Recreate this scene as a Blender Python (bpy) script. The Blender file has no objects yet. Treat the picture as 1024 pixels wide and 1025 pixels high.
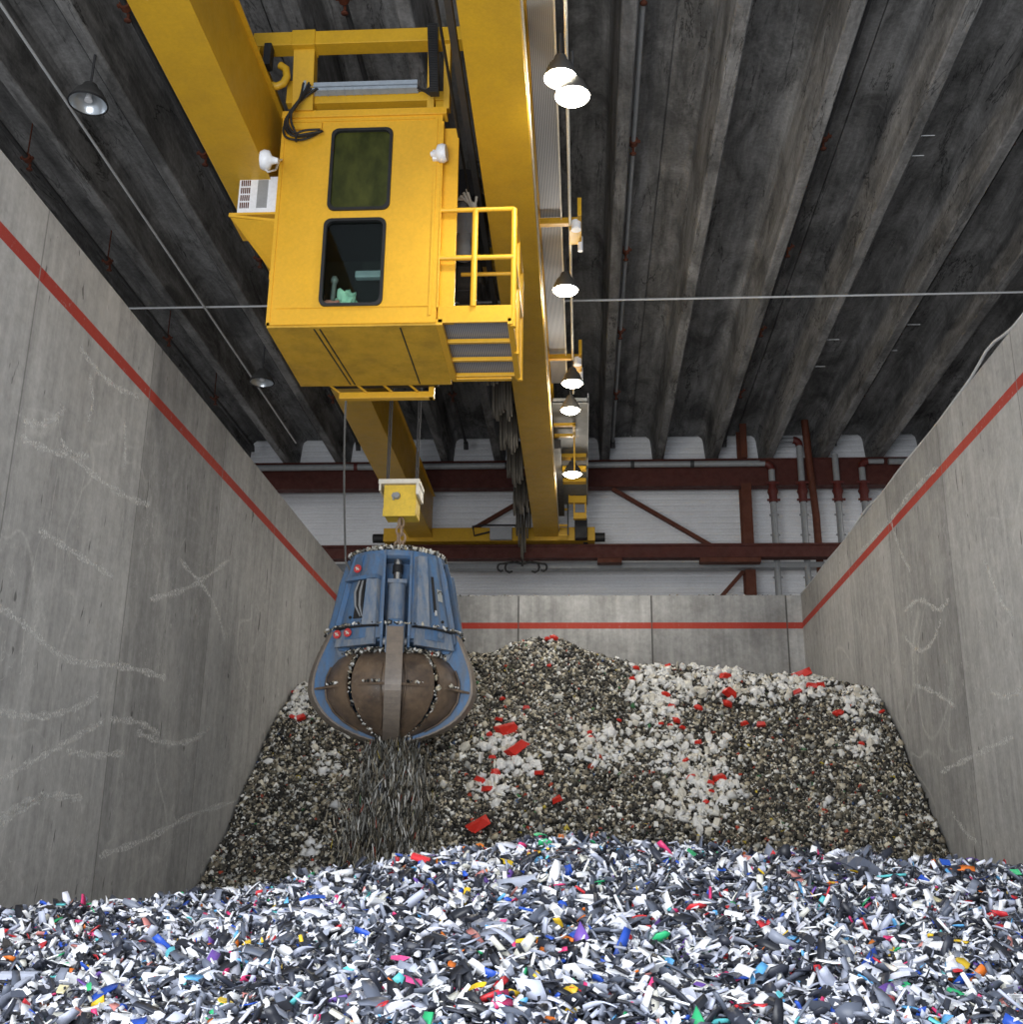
import bpy, bmesh, math, random
import numpy as np
from mathutils import Vector, Matrix, noise as mnoise

random.seed(7); RNG = np.random.default_rng(7)
C = bpy.context.scene.collection
PI = math.pi

# ------------------------------------------------------------------ camera
# eye at the origin; +Y runs down the hall, +X to the right; floor 3 m below
def cam_axes(p, y, r):
    cy, sy = math.cos(y), math.sin(y)
    F = Vector((-sy*math.cos(p), cy*math.cos(p), math.sin(p)))
    R0 = Vector((cy, sy, 0)); U0 = R0.cross(F)
    R = math.cos(r)*R0 + math.sin(r)*U0
    U = -math.sin(r)*R0 + math.cos(r)*U0
    return R, U, F
FPX = 1138.3
R_, U_, F_ = cam_axes(.303958, .063841, .012178)
cam_d = bpy.data.cameras.new('camera'); cam = bpy.data.objects.new('camera', cam_d); C.objects.link(cam)
m = Matrix((R_, U_, -F_)).transposed().to_4x4(); cam.matrix_world = m
cam_d.sensor_fit = 'HORIZONTAL'; cam_d.sensor_width = 36; cam_d.lens = FPX*36/1024
cam_d.clip_start = .05; cam_d.clip_end = 200
bpy.context.scene.camera = cam
def ray(u, v): return (u-512)/FPX*R_ - (v-512.5)/FPX*U_ + F_
def atY(u, v, Y): d = ray(u, v); return d*(Y/d.y)
def atZ(u, v, Z): d = ray(u, v); return d*(Z/d.z)

# ------------------------------------------------------------------ light, exposure
sc = bpy.context.scene
sc.view_settings.view_transform = 'Standard'; sc.view_settings.look = 'None'
sc.view_settings.gamma = 1; sc.view_settings.use_curve_mapping = False
sc.view_settings.exposure = 0.0
sc.cycles.use_denoising = True
sc.cycles.max_bounces = 6; sc.cycles.diffuse_bounces = 4; sc.cycles.caustics_reflective = False; sc.cycles.caustics_refractive = False
w = bpy.data.worlds.new('overcast sky'); sc.world = w; w.use_nodes = True
bg = w.node_tree.nodes['Background']; bg.inputs[0].default_value = (.78, .87, 1, 1); bg.inputs[1].default_value = .7
def area(name, loc, rot, sx, sy, power, col=(1, 1, 1)):
    l = bpy.data.lights.new(name, 'AREA'); l.shape = 'RECTANGLE'; l.size = sx; l.size_y = sy; l.energy = power; l.color = col
    o = bpy.data.objects.new(name, l); C.objects.link(o); o.location = loc; o.rotation_euler = rot
    return o
# daylight through the open gate behind the camera
area('gate_daylight', (-3.2, -3.5, .2), (math.radians(100), 0, 0), 9, 7, 2500, (.96, .98, 1))
# added fill lights without fixtures, brightening end cladding and back wall from both sides
area('bay_fill_right', (11.5, 23.5, 10.3), (0, 0, 0), 1, 9, 420, (1, .98, .94))
area('bay_fill_left', (-11.5, 23.5, 10.3), (0, 0, 0), 1, 9, 420, (1, .98, .94))

# ------------------------------------------------------------------ materials
def newmat(name, col=(.5, .5, .5), rough=.6, metal=0, spec=.5):
    mt = bpy.data.materials.new(name); mt.use_nodes = True
    b = mt.node_tree.nodes['Principled BSDF']
    b.inputs['Base Color'].default_value = (*col, 1); b.inputs['Roughness'].default_value = rough
    b.inputs['Metallic'].default_value = metal; b.inputs['Specular IOR Level'].default_value = spec
    return mt, mt.node_tree, b
class NT:
    """tiny node helper"""
    def __init__(s, nt): s.nt = nt
    def n(s, t, **k):
        x = s.nt.nodes.new(t)
        for a, b in k.items(): setattr(x, a, b)
        return x
    def L(s, a, b): s.nt.links.new(a, b)
    def coord(s, scale=(1, 1, 1)):
        g = s.n('ShaderNodeNewGeometry'); mp = s.n('ShaderNodeMapping'); mp.inputs['Scale'].default_value = scale
        s.L(g.outputs['Position'], mp.inputs['Vector']); return mp.outputs[0]
    def objc(s, scale=(1, 1, 1)):
        g = s.n('ShaderNodeTexCoord'); mp = s.n('ShaderNodeMapping'); mp.inputs['Scale'].default_value = scale
        s.L(g.outputs['Object'], mp.inputs['Vector']); return mp.outputs[0]
    def noise(s, vec, scale=1, detail=5, rough=.55, dist=0):
        t = s.n('ShaderNodeTexNoise'); t.inputs['Scale'].default_value = scale; t.inputs['Detail'].default_value = detail
        t.inputs['Roughness'].default_value = rough; t.inputs['Distortion'].default_value = dist
        s.L(vec, t.inputs['Vector']); return t.outputs['Fac']
    def ramp(s, fac, stops):
        r = s.n('ShaderNodeValToRGB'); e = r.color_ramp.elements
        while len(e) < len(stops): e.new(.5)
        for i, (p, c) in enumerate(stops):
            e[i].position = p; e[i].color = (*c, 1) if not isinstance(c, (int, float)) else (c, c, c, 1)
        s.L(fac, r.inputs[0]); return r.outputs[0]
    def math(s, op, a, b=None, c=None):
        m = s.n('ShaderNodeMath', operation=op)
        for i, v in enumerate((a, b, c)):
            if v is None: continue
            if isinstance(v, (int, float)): m.inputs[i].default_value = v
            else: s.L(v, m.inputs[i])
        return m.outputs[0]
    def mix(s, fac, a, b, mode='MIX'):
        m = s.n('ShaderNodeMix', data_type='RGBA', blend_type=mode)
        for i, v in ((0, fac), (6, a), (7, b)):
            if isinstance(v, (int, float)): m.inputs[i].default_value = v
            elif isinstance(v, tuple): m.inputs[i].default_value = (*v, 1)
            else: s.L(v, m.inputs[i])
        return m.outputs[2]
    def bump(s, h, b, strength=.3, dist=.02):
        n = s.n('ShaderNodeBump'); n.inputs['Strength'].default_value = strength; n.inputs['Distance'].default_value = dist
        s.L(h, n.inputs['Height']); s.L(n.outputs[0], b.inputs['Normal'])

def mat_concrete_wall(name, axis, off, step, base=.40, zred=None):
    mt, nt, b = newmat(name, rough=.8, spec=.3); k = NT(nt)
    pos = k.coord()
    sep = k.n('ShaderNodeSeparateXYZ'); k.L(pos, sep.inputs[0])
    a = sep.outputs[1 if axis == 'Y' else 0]; z = sep.outputs[2]
    pan = k.math('DIVIDE', k.math('SUBTRACT', a, off), step)
    fl = k.math('FLOOR', pan)
    wn = k.n('ShaderNodeTexWhiteNoise', noise_dimensions='1D'); k.L(fl, wn.inputs['W'])
    tone = k.math('MULTIPLY_ADD', wn.outputs[0], .34, .82)
    big = k.ramp(k.noise(pos, .45, 6, .6), [(.3, .82), (.7, 1.14)])
    sv = k.coord((5, 5, .35) if axis == 'Y' else (5, 5, .35))
    streak = k.ramp(k.noise(sv, 1.3, 7, .65), [(.3, .78), (.7, 1.17)])
    fine = k.ramp(k.noise(pos, 9, 8, .7), [(.3, .80), (.7, 1.16)])
    col = k.mix(1, k.mix(1, k.mix(1, (base*.99, base*.985, base*.975), big, 'MULTIPLY'), streak, 'MULTIPLY'), fine, 'MULTIPLY')
    tc = k.n('ShaderNodeCombineColor'); [k.L(tone, tc.inputs[i]) for i in range(3)]
    col = k.mix(1, col, tc.outputs[0], 'MULTIPLY')
    # chalky scrape marks: thin contour lines of warped noise, only in patches
    def contour(scale, width, vec, mscale, lo, hi, dist=1.2):
        n = k.noise(vec, scale, 2, .4, dist)
        d = k.math('ABSOLUTE', k.math('SUBTRACT', n, .5))
        line = k.math('SUBTRACT', 1, k.math('MINIMUM', k.math('DIVIDE', d, width), 1))
        msk = k.ramp(k.noise(vec, mscale, 4, .6), [(lo, 0.0), (hi, 1.0)])
        brk = k.ramp(k.noise(pos, 26, 5, .7), [(.36, .1), (.56, 1.0)])
        return k.math('MULTIPLY', k.math('MULTIPLY', line, msk), brk)
    if axis == 'Y':
        v2 = k.coord((1, .55, .62)); s1 = contour(.62, .009, v2, .5, .42, .60)
        v3 = k.coord((1, 1.5, .35)); s2 = contour(1.3, .008, v3, .8, .5, .68, .6)
        v5 = k.coord((1, 1.2, 1.1)); s4 = contour(1.7, .010, v5, .9, .54, .66, 1.8)
        sc_ = k.math('ADD', k.math('ADD', k.math('MULTIPLY', s1, .45), k.math('MULTIPLY', s2, .45)), k.math('MULTIPLY', s4, .45))
        v6 = k.coord((1, 1.7, .8)); s5 = contour(2.9, .012, v6, 1.1, .50, .62, 1.5)
        v7 = k.coord((1, 6.5, .55)); s6 = contour(1.5, .02, v7, .7, .5, .66, .3)
        sc_ = k.math('ADD', sc_, k.math('ADD', k.math('MULTIPLY', s5, .6), k.math('MULTIPLY', s6, .35)))
        low = k.ramp(k.math('MULTIPLY_ADD', z, .125, .375), [(0, 1.0), (.9, .9), (1, .12)])
        sc_ = k.math('MULTIPLY', sc_, low)
        hz = k.ramp(k.noise(k.coord((1, .8, .5)), 1.6, 6, .7), [(.46, 0.0), (.75, .38)])
        col = k.mix(hz, col, (base*1.5, base*1.48, base*1.42))
        col = k.mix(k.math('MINIMUM', sc_, .8), col, (.72, .72, .69))
        # black gouges
        v4 = k.coord((1, 3.2, .9)); g = k.noise(v4, 2.6, 3, .5, .4)
        dk = k.ramp(g, [(.69, 0.0), (.72, 1.0)])
        col = k.mix(k.math('MULTIPLY', dk, .75), col, (.07, .07, .07))
    else:
        st = k.ramp(k.noise(k.coord((1.2, 1, .9)), 1.1, 5, .6), [(.35, .72), (.65, 1.15)])
        col = k.mix(1, col, st, 'MULTIPLY')
    # seams between the panels
    fr = k.math('FRACT', pan)
    e = k.math('MINIMUM', fr, k.math('SUBTRACT', 1, fr))
    seam = k.math('LESS_THAN', e, .006 if axis == 'X' else .004)
    col = k.mix(k.math('MULTIPLY', seam, .85 if axis == 'X' else .45), col, (.06, .06, .058))
    # red painted line
    if zred:
        zn = k.math('ADD', z, 0)
        inb = k.math('MULTIPLY', k.math('GREATER_THAN', zn, zred[0]), k.math('LESS_THAN', zn, zred[1]))
        wear = k.ramp(k.noise(pos, 14, 6, .75), [(.3, .45), (.42, .93)])
        fade = k.ramp(k.noise(pos, .35, 2, .5), [(.35, (.36, .018, .008)), (.7, (.50, .050, .022))])
        col = k.mix(k.math('MULTIPLY', k.math('MULTIPLY', inb, wear), k.math('SUBTRACT', 1, k.math('MULTIPLY', seam, .7))), col, fade)
    k.L(col, b.inputs['Base Color'])
    k.bump(k.noise(pos, 12, 8, .65), b, .25, .01)
    return mt

def mat_ceiling():
    mt, nt, b = newmat('dark ceiling concrete', rough=.85, spec=.25); k = NT(nt)
    st = k.ramp(k.noise(k.coord((3.2, .16, 3)), 1.5, 8, .68), [(.28, .55), (.72, 1.4)])
    bl = k.ramp(k.noise(k.coord((1.2, .45, 1.2)), 1.3, 7, .7, .6), [(.38, .45), (.6, 1.15)])
    fi = k.ramp(k.noise(k.coord(), 14, 6, .7), [(.3, .75), (.7, 1.2)])
    col = k.mix(1, k.mix(1, k.mix(1, (.255, .252, .250), st, 'MULTIPLY'), bl, 'MULTIPLY'), fi, 'MULTIPLY')
    # dark wandering damp lines
    n = k.noise(k.coord((2.4, .28, 1)), 1.2, 6, .6, .5); d = k.math('ABSOLUTE', k.math('SUBTRACT', n, .5))
    ln = k.math('SUBTRACT', 1, k.math('MINIMUM', k.math('DIVIDE', d, .012), 1))
    mk = k.ramp(k.noise(k.coord((.5, .2, .5)), 1.7, 3, .5), [(.45, 0.0), (.55, 1.0)])
    col = k.mix(k.math('MULTIPLY', k.math('MULTIPLY', ln, mk), .85), col, (.015, .015, .015))
    k.L(col, b.inputs['Base Color']); k.bump(k.noise(k.coord(), 10, 8, .7), b, .3, .015)
    return mt

def mat_paint(name, col, dirt, amt=.35, rough=.45, scale=3, spec=.4, vert=False, chips=None, lo=.42, hi=.8):
    mt, nt, b = newmat(name, col, rough, 0, spec); k = NT(nt)
    v = k.coord((2, 2, .5) if vert else (1, 1, 1))
    a = k.ramp(k.noise(v, scale, 7, .65), [(lo, 0.0), (hi, 1.0)])
    cc = k.mix(k.math('MULTIPLY', a, amt), col, dirt)
    f = k.ramp(k.noise(k.coord(), 25, 5, .7), [(.35, .93), (.65, 1.05)])
    cc = k.mix(1, cc, f, 'MULTIPLY')
    if chips:
        c1 = k.ramp(k.noise(k.coord((1, 1, .6)), 9, 9, .75), [(.60, 0.0), (.68, 1.0)])
        cc = k.mix(k.math('MULTIPLY', c1, .6), cc, chips)
    k.L(cc, b.inputs['Base Color'])
    r = k.ramp(k.noise(k.coord(), 6, 5, .6), [(.3, rough*.8), (.7, min(1, rough*1.25))]); k.L(r, b.inputs['Roughness'])
    return mt

def mat_vcol(name, rough=.55, spec=.4):
    mt, nt, b = newmat(name, rough=rough, spec=spec); k = NT(nt)
    a = k.n('ShaderNodeAttribute', attribute_name='Col'); k.L(a.outputs['Color'], b.inputs['Base Color'])
    return mt

M = {}
M['wall_l'] = mat_concrete_wall('left wall concrete', 'Y', .74, 2.907, .385, (5.345, 5.49))
M['wall_r'] = mat_concrete_wall('right wall concrete', 'Y', 3.77, 2.905, .385, (5.345, 5.49))
M['wall_b'] = mat_concrete_wall('back wall concrete', 'X', -1.47, 3.09, .46, (5.325, 5.47))
M['ceil'] = mat_ceiling()
M['floor'] = mat_concrete_wall('floor concrete', 'Y', 0, 5, .25)
M['yellow'] = mat_paint('yellow crane paint', (.63, .365, .022), (.28, .16, .03), .35, .42, 2.2)
M['cabyellow'] = mat_paint('cab yellow paint', (.76, .415, .030), (.42, .24, .02), .25, .4, 1.6)
M['dirtyyellow'] = mat_paint('cab underside paint', (.70, .40, .03), (.16, .10, .03), .55, .5, 3)
M['blockyellow'] = mat_paint('hook block paint', (.82, .56, .06), (.35, .24, .05), .45, .5, 5)
M['steelred'] = mat_paint('oxide red steel primer', (.085, .020, .014), (.03, .012, .010), .5, .7, 3)
M['steelbrown'] = mat_paint('brown red steel primer', (.11, .030, .014), (.04, .015, .010), .5, .7, 3)
M['clampred'] = mat_paint('red pipe clamp paint', (.11, .018, .014), (.04, .012, .010), .4, .6, 8)
M['galv'] = mat_paint('galvanised pipe', (.30, .31, .32), (.16, .16, .16), .5, .4, 6, .6)
M['darkpipe'] = mat_paint('dark dusty pipe', (.05, .05, .052), (.02, .02, .02), .4, .6, 4)
M['lightpipe'] = mat_paint('pale conduit', (.62, .63, .64), (.4, .4, .4), .4, .5, 6)
M['clad'] = mat_paint('white sheet cladding', (.86, .87, .90), (.62, .62, .64), .4, .5, .8)
M['blue'] = mat_paint('worn blue grab paint', (.095, .205, .39), (.14, .165, .20), .8, .5, 4.2, .4, True, (.26, .24, .22), .36, .62)
M['blue2'] = mat_paint('dusty blue grab paint', (.12, .19, .30), (.30, .31, .32), .8, .55, 6, .4, True, (.12, .11, .10), .36, .62)
M['worn'] = mat_paint('scoured brown steel', (.21, .145, .095), (.06, .045, .038), .85, .42, 3.0, .5, False, (.32, .26, .20), .38, .66)
M['wornedge'] = mat_paint('scoured grey steel edge', (.26, .215, .175), (.11, .10, .10), .7, .42, 6, .5)
M['dark'] = mat_paint('grimy black metal', (.018, .018, .02), (.05, .045, .04), .5, .6, 5)
M['rubber'] = mat_paint('black rubber hose', (.015, .015, .016), (.05, .05, .05), .4, .6, 6)
M['grey'] = mat_paint('grey housing', (.42, .43, .45), (.28, .28, .28), .4, .5, 5)
M['white'] = mat_paint('white enamel', (.80, .81, .84), (.6, .6, .6), .3, .4, 5)
M['cream'] = mat_paint('cream plate', (.80, .76, .66), (.5, .45, .35), .4, .5, 6)
M['duct'] = mat_paint('pale blue grey cable duct', (.34, .40, .46), (.2, .22, .25), .5, .45, 6)
M['festoon'] = mat_paint('dusty flat cable', (.12, .108, .09), (.05, .045, .04), .6, .7, 6, .3, True)
M['chain'] = mat_paint('rusty chain', (.34, .24, .16), (.14, .08, .05), .6, .5, 14)
M['rod'] = newmat('bright piston rod', (.55, .52, .47), .25, .9)[0]
M['reddisc'] = mat_paint('red warning disc', (.62, .06, .06), (.4, .1, .1), .3, .5, 20)
M['plate'] = mat_paint('rating plate', (.42, .44, .43), (.25, .27, .28), .5, .4, 20)
M['tray'] = mat_paint('dull zinc sheet', (.20, .20, .195), (.12, .12, .12), .5, .6, 4)
M['darkcable'] = mat_paint('grey cable sheath', (.13, .13, .125), (.06, .06, .06), .4, .5, 6)
mt, nt, b = newmat('dark cab window glass', (.012, .02, .016), .3, 0, .2)
b.inputs['Transmission Weight'].default_value = 0.0; M['glassdark'] = mt
k = NT(nt); gl = k.ramp(k.noise(k.coord((2, 2, 1)), 3, 5, .6), [(.3, (.022, .027, .006)), (.7, (.06, .066, .014))]); k.L(gl, b.inputs['Base Color'])
mt, nt, b = newmat('clear cab window glass'); k = NT(nt); nt.nodes.remove(b)
_t = k.n('ShaderNodeBsdfTransparent'); _t.inputs[0].default_value = (.80, .88, .84, 1); _g = k.n('ShaderNodeBsdfGlossy'); _g.inputs['Roughness'].default_value = .03; _m = k.n('ShaderNodeMixShader'); _m.inputs[0].default_value = .015
k.L(_t.outputs[0], _m.inputs[1]); k.L(_g.outputs[0], _m.inputs[2]); k.L(_m.outputs[0], nt.nodes['Material Output'].inputs[0]); M['glass'] = mt
mt, nt, b = newmat('dark plastic interior', (.02, .022, .024), .6); b.inputs['Base Color'].default_value = (.016, .018, .017, 1); b.inputs['Specular IOR Level'].default_value = .08; b.inputs['Roughness'].default_value = .95; M['interior'] = mt
mt, nt, b = newmat('pale mint cloth', (.45, .72, .60), .7); M['mint'] = mt
mt, nt, b = newmat('faded pink cloth', (.55, .20, .18), .7); M['pink'] = mt
def emis(name, col, s):
    mt, nt, b = newmat(name, (.8, .8, .8), .5); b.inputs['Emission Color'].default_value = (*col, 1); b.inputs['Emission Strength'].default_value = s; return mt
M['lampglow'] = emis('lit lamp lens', (1, .93, .74), 30)
mt, nt, b = newmat('unlit lamp reflector', (.60, .64, .68), .25, .6); M['lampoff'] = mt
k = NT(nt); 
M['lampshade'] = mat_paint('aluminium lamp housing', (.07, .068, .065), (.04, .04, .04), .4, .5, 5)
# perforated grating: dark weave of bars
mt, nt, b = newmat('steel grating', (.2, .21, .23), .6, .3); k = NT(nt)
wv = k.n('ShaderNodeTexWave', bands_direction='X'); wv.inputs['Scale'].default_value = 14; k.L(k.coord(), wv.inputs['Vector'])
k.L(k.ramp(wv.outputs['Fac'], [(.3, (.14, .15, .17)), (.6, (.42, .44, .50))]), b.inputs['Base Color']); M['grate'] = mt
M['flake'] = mat_vcol('shredded plastic', .45, .45)
M['grain'] = mat_vcol('granulated scrap', .6, .35)
_cm = {}
def colmat(name, c, rough=.42):
    if name not in _cm: _cm[name] = mat_paint(name, c, tuple(x*.6 for x in c), .3, rough, 14)
    return _cm[name]

# ------------------------------------------------------------------ mesh helpers
class MB:
    def __init__(s): s.v = []; s.f = []; s.sm = []; s.mi = []
    def add(s, vs, fs, smooth=False, mi=0):
        o = len(s.v); s.v += [tuple(x) for x in vs]; s.f += [tuple(i+o for i in f) for f in fs]
        s.sm += [smooth]*len(fs); s.mi += [mi]*len(fs); return s
    def box(s, x0, x1, y0, y1, z0, z1, mi=0):
        v = [(x0, y0, z0), (x1, y0, z0), (x1, y1, z0), (x0, y1, z0), (x0, y0, z1), (x1, y0, z1), (x1, y1, z1), (x0, y1, z1)]
        return s.add(v, [(0, 3, 2, 1), (4, 5, 6, 7), (0, 1, 5, 4), (1, 2, 6, 5), (2, 3, 7, 6), (3, 0, 4, 7)], mi=mi)
    def bar(s, a, b, w, h, up=(0, 0, 1), mi=0):
        a, b = Vector(a), Vector(b); d = (b-a).normalized(); up = Vector(up)
        if abs(d.dot(up)) > .98: up = Vector((0, 1, 0))
        x = d.cross(up).normalized(); y = x.cross(d)
        v = []
        for p in (a, b):
            for i, j in ((-1, -1), (1, -1), (1, 1), (-1, 1)): v.append(p+x*(w/2*i)+y*(h/2*j))
        return s.add(v, [(0, 1, 2, 3), (7, 6, 5, 4), (0, 4, 5, 1), (1, 5, 6, 2), (2, 6, 7, 3), (3, 7, 4, 0)], mi=mi)
    def tube(s, pts, r, n=10, caps=True, mi=0):
        pts = [Vector(p) for p in pts]; rs = r if isinstance(r, (list, tuple)) else [r]*len(pts)
        rings = []; prev = None
        for i, p in enumerate(pts):
            d = (pts[min(i+1, len(pts)-1)]-pts[max(i-1, 0)]).normalized()
            if prev is None:
                u = Vector((0, 0, 1)) if abs(d.z) < .9 else Vector((1, 0, 0)); x = d.cross(u).normalized()
            else: x = (prev-d*prev.dot(d)).normalized()
            prev = x; y = d.cross(x)
            rings.append([p+(x*math.cos(2*PI*k/n)+y*math.sin(2*PI*k/n))*rs[i] for k in range(n)])
        v = [q for r_ in rings for q in r_]; f = []
        for i in range(len(pts)-1):
            for k in range(n): a = i*n+k; b_ = i*n+(k+1) % n; f.append((a, b_, b_+n, a+n))
        s.add(v, f, True, mi)
        if caps:
            s.add(rings[0], [tuple(range(n))[::-1]], mi=mi); s.add(rings[-1], [tuple(range(n))], mi=mi)
        return s
    def lathe(s, prof, c, n=24, a0=0, a1=2*PI, mi=0, smooth=True):
        full = abs(a1-a0-2*PI) < 1e-6; m = n if full else n+1; v = []
        for r, z in prof:
            for k in range(m): a = a0+(a1-a0)*k/n; v.append((c[0]+r*math.cos(a), c[1]+r*math.sin(a), c[2]+z))
        f = []
        for i in range(len(prof)-1):
            for k in range(n): a = i*m+k; b_ = i*m+(k+1) % m; f.append((a, b_, b_+m, a+m))
        return s.add(v, f, smooth, mi)
    def prism(s, poly, axis_o, ax, ay, ex, mi=0, side_mi=None):
        """poly in 2D -> extruded by vector ex"""
        o, ax, ay, ex = Vector(axis_o), Vector(ax), Vector(ay), Vector(ex)
        a = [o+ax*p[0]+ay*p[1] for p in poly]; b_ = [q+ex for q in a]; n = len(poly)
        s.add(a, [tuple(range(n))[::-1]], mi=mi); s.add(b_, [tuple(range(n))], mi=mi)
        for i in range(n):
            j = (i+1) % n; s.add([a[i], a[j], b_[j], b_[i]], [(0, 1, 2, 3)], mi=mi if side_mi is None else side_mi)
        return s
    def build(s, name, mats, parent=None, bevel=0, origin=None):
        me = bpy.data.meshes.new(name)
        v = s.v
        if origin is not None: v = [(a-origin[0], b_-origin[1], c-origin[2]) for a, b_, c in v]
        me.from_pydata(v, [], s.f)
        for i, p in enumerate(me.polygons): p.use_smooth = s.sm[i]; p.material_index = s.mi[i]
        for q in (mats if isinstance(mats, (list, tuple)) else [mats]): me.materials.append(q)
        bm = bmesh.new(); bm.from_mesh(me)
        bmesh.ops.remove_doubles(bm, verts=bm.verts, dist=1e-5) if False else None
        bmesh.ops.recalc_face_normals(bm, faces=bm.faces); bm.to_mesh(me); bm.free()
        o = bpy.data.objects.new(name, me); C.objects.link(o)
        if origin is not None: o.location = origin
        if parent is not None:
            o.parent = parent
            if origin is None: o.location = tuple(-Vector(parent.location))
            else: o.location = tuple(Vector(origin)-Vector(parent.location))
        if bevel:
            bv = o.modifiers.new('bevel', 'BEVEL'); bv.width = bevel; bv.segments = 2; bv.limit_method = 'ANGLE'
        return o
def thing(name, label, cat, loc=(0, 0, 0), group=None):
    o = bpy.data.objects.new(name, None); C.objects.link(o); o.location = loc
    o.empty_display_size = .2; return tag(o, label, cat, group)
def tag(o, label, cat, group=None, kind=None):
    o['label'] = label; o['category'] = cat
    if group: o['group'] = group
    if kind: o['kind'] = kind
    return o
def struct(o): o['kind'] = 'structure'; return o
def sub(o, parent):
    """parent o (built in world coordinates, at its parent's frame) under a part"""
    o.parent = parent; o.location = Vector(o.location)-Vector(parent.location) if parent.parent is None else (0, 0, 0)
    return o
def copy_tree(root):
    r = root.copy(); C.objects.link(r)
    for ch in list(root.children):
        c = ch.copy(); C.objects.link(c); c.parent = r; c.matrix_parent_inverse = ch.matrix_parent_inverse
        for g in list(ch.children):
            d = g.copy(); C.objects.link(d); d.parent = c
    return r
def plate_with_holes(mb, outer, holes, to3, thick):
    """flat plate (2D outline with 2D holes) given thickness; to3(x, y, d) -> 3D"""
    bm = bmesh.new()
    loops = [outer]+holes
    for lp in loops:
        vs = [bm.verts.new((x, y, 0)) for x, y in lp]
        for i in range(len(vs)): bm.edges.new((vs[i], vs[(i+1) % len(vs)]))
    bmesh.ops.triangle_fill(bm, use_beauty=True, use_dissolve=False, edges=bm.edges[:])
    bm.verts.index_update()
    v2 = [(v.co.x, v.co.y) for v in bm.verts]; tris = [tuple(v.index for v in f.verts) for f in bm.faces]
    bm.free()
    for d in (0, thick): mb.add([to3(x, y, d) for x, y in v2], tris)
    for lp in loops:
        n = len(lp)
        for i in range(n):
            a, b_ = lp[i], lp[(i+1) % n]
            mb.add([to3(*a, 0), to3(*b_, 0), to3(*b_, thick), to3(*a, thick)], [(0, 1, 2, 3)])
def rrect(x0, x1, y0, y1, r, n=5):
    o = []
    for cx, cy, a in ((x1-r, y1-r, 0), (x0+r, y1-r, 90), (x0+r, y0+r, 180), (x1-r, y0+r, 270)):
        for i in range(n+1): t = math.radians(a+90*i/n); o.append((cx+r*math.cos(t), cy+r*math.sin(t)))
    return o

# ------------------------------------------------------------------ the hall
ZF = -3.0; XL, XR, YB = -5.18, 5.06, 26.0; ZT = 6.11
struct(MB().box(-14, 14, -1, 30.4, ZF-.2, ZF).build('floor', M['floor']))
struct(MB().box(XL-.30, XL, 2, YB+.3, ZF, ZT).build('wall_left', M['wall_l']))
struct(MB().box(XR, XR+.30, 2, YB+.3, ZF, ZT).build('wall_right', M['wall_r']))
wb = MB().box(XL, XR, YB, YB+.3, ZF, ZT)
struct(wb.build('wall_back', M['wall_b']))
# chalky scrape marks left by the grab on the side walls
SC = {'l': [[(0, 608), (25, 625), (50, 650), (75, 664), (124, 666), (166, 679)], [(0, 712), (25, 718), (54, 716), (79, 708), (99, 695)], [(0, 782), (25, 766), (54, 751), (83, 733), (104, 722)],
            [(66, 751), (91, 757), (124, 754)], [(0, 818), (25, 803), (46, 795), (83, 799)], [(0, 826), (16, 813), (46, 797)], [(137, 733), (166, 745), (191, 743), (211, 728)], [(99, 857), (149, 840), (195, 813), (249, 799)],
            [(80, 348), (94, 367), (113, 387), (141, 398)], [(23, 422), (43, 426), (62, 414), (64, 406)], [(20, 437), (51, 453), (90, 457)], [(90, 375), (94, 406), (88, 422)], [(39, 531), (70, 550), (113, 578)], [(125, 418), (125, 468)],
            [(60, 440), (84, 470), (130, 500), (150, 505)], [(110, 720), (140, 722), (160, 735)], [(180, 560), (215, 600), (225, 640)], [(150, 600), (190, 590), (230, 560)]],
      'r': [[(906, 638), (920, 655), (935, 642), (942, 620)], [(916, 686), (938, 693), (957, 708)], [(942, 773), (978, 755), (1015, 737)], [(953, 813), (967, 835), (978, 843)], [(905, 611), (922, 597), (939, 614), (950, 600)],
            [(860, 553), (891, 522), (912, 491), (939, 467)], [(891, 519), (901, 553), (912, 573)], [(990, 690), (1005, 700), (1023, 690)], [(985, 560), (1000, 600), (1015, 620)]]}
mt, nt, b = newmat('chalk scrape', (.80, .80, .78), .9, 0, .1); k = NT(nt)
b.inputs['Alpha'].default_value = 1; k.L(k.ramp(k.noise(k.coord((1, 1.3, 1.3)), 22, 6, .75), [(.40, 0.0), (.60, .75)]), b.inputs['Alpha']); M['chalk'] = mt
for side, XX, wo in (('l', XL+.0012, 'wall_left'), ('r', XR-.0012, 'wall_right')):
    mb = MB()
    for pl_ in SC[side]:
        P3 = [ray(*q_)*(XX/ray(*q_).x) for q_ in pl_]
        for _ in range(3):
            Q = [P3[0]]
            for a_, b2 in zip(P3[:-1], P3[1:]): Q += [a_*.75+b2*.25, a_*.25+b2*.75]
            P3 = Q+[P3[-1]]
        n_ = len(P3); v_ = []
        for i_, p_ in enumerate(P3):
            d_ = (P3[min(i_+1, n_-1)]-P3[max(i_-1, 0)]).normalized(); nn = Vector((0, -d_.z, d_.y)); w_ = .035*(1+.5*math.sin(i_*1.3+len(pl_)))
            v_ += [p_+nn*w_, p_-nn*w_]
        mb.add(v_, [(2*i_, 2*i_+1, 2*i_+3, 2*i_+2) for i_ in range(n_-1)])
    o = mb.build('wall_scuffs', M['chalk'], bpy.data.objects[wo]); o['kind'] = 'structure'
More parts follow.
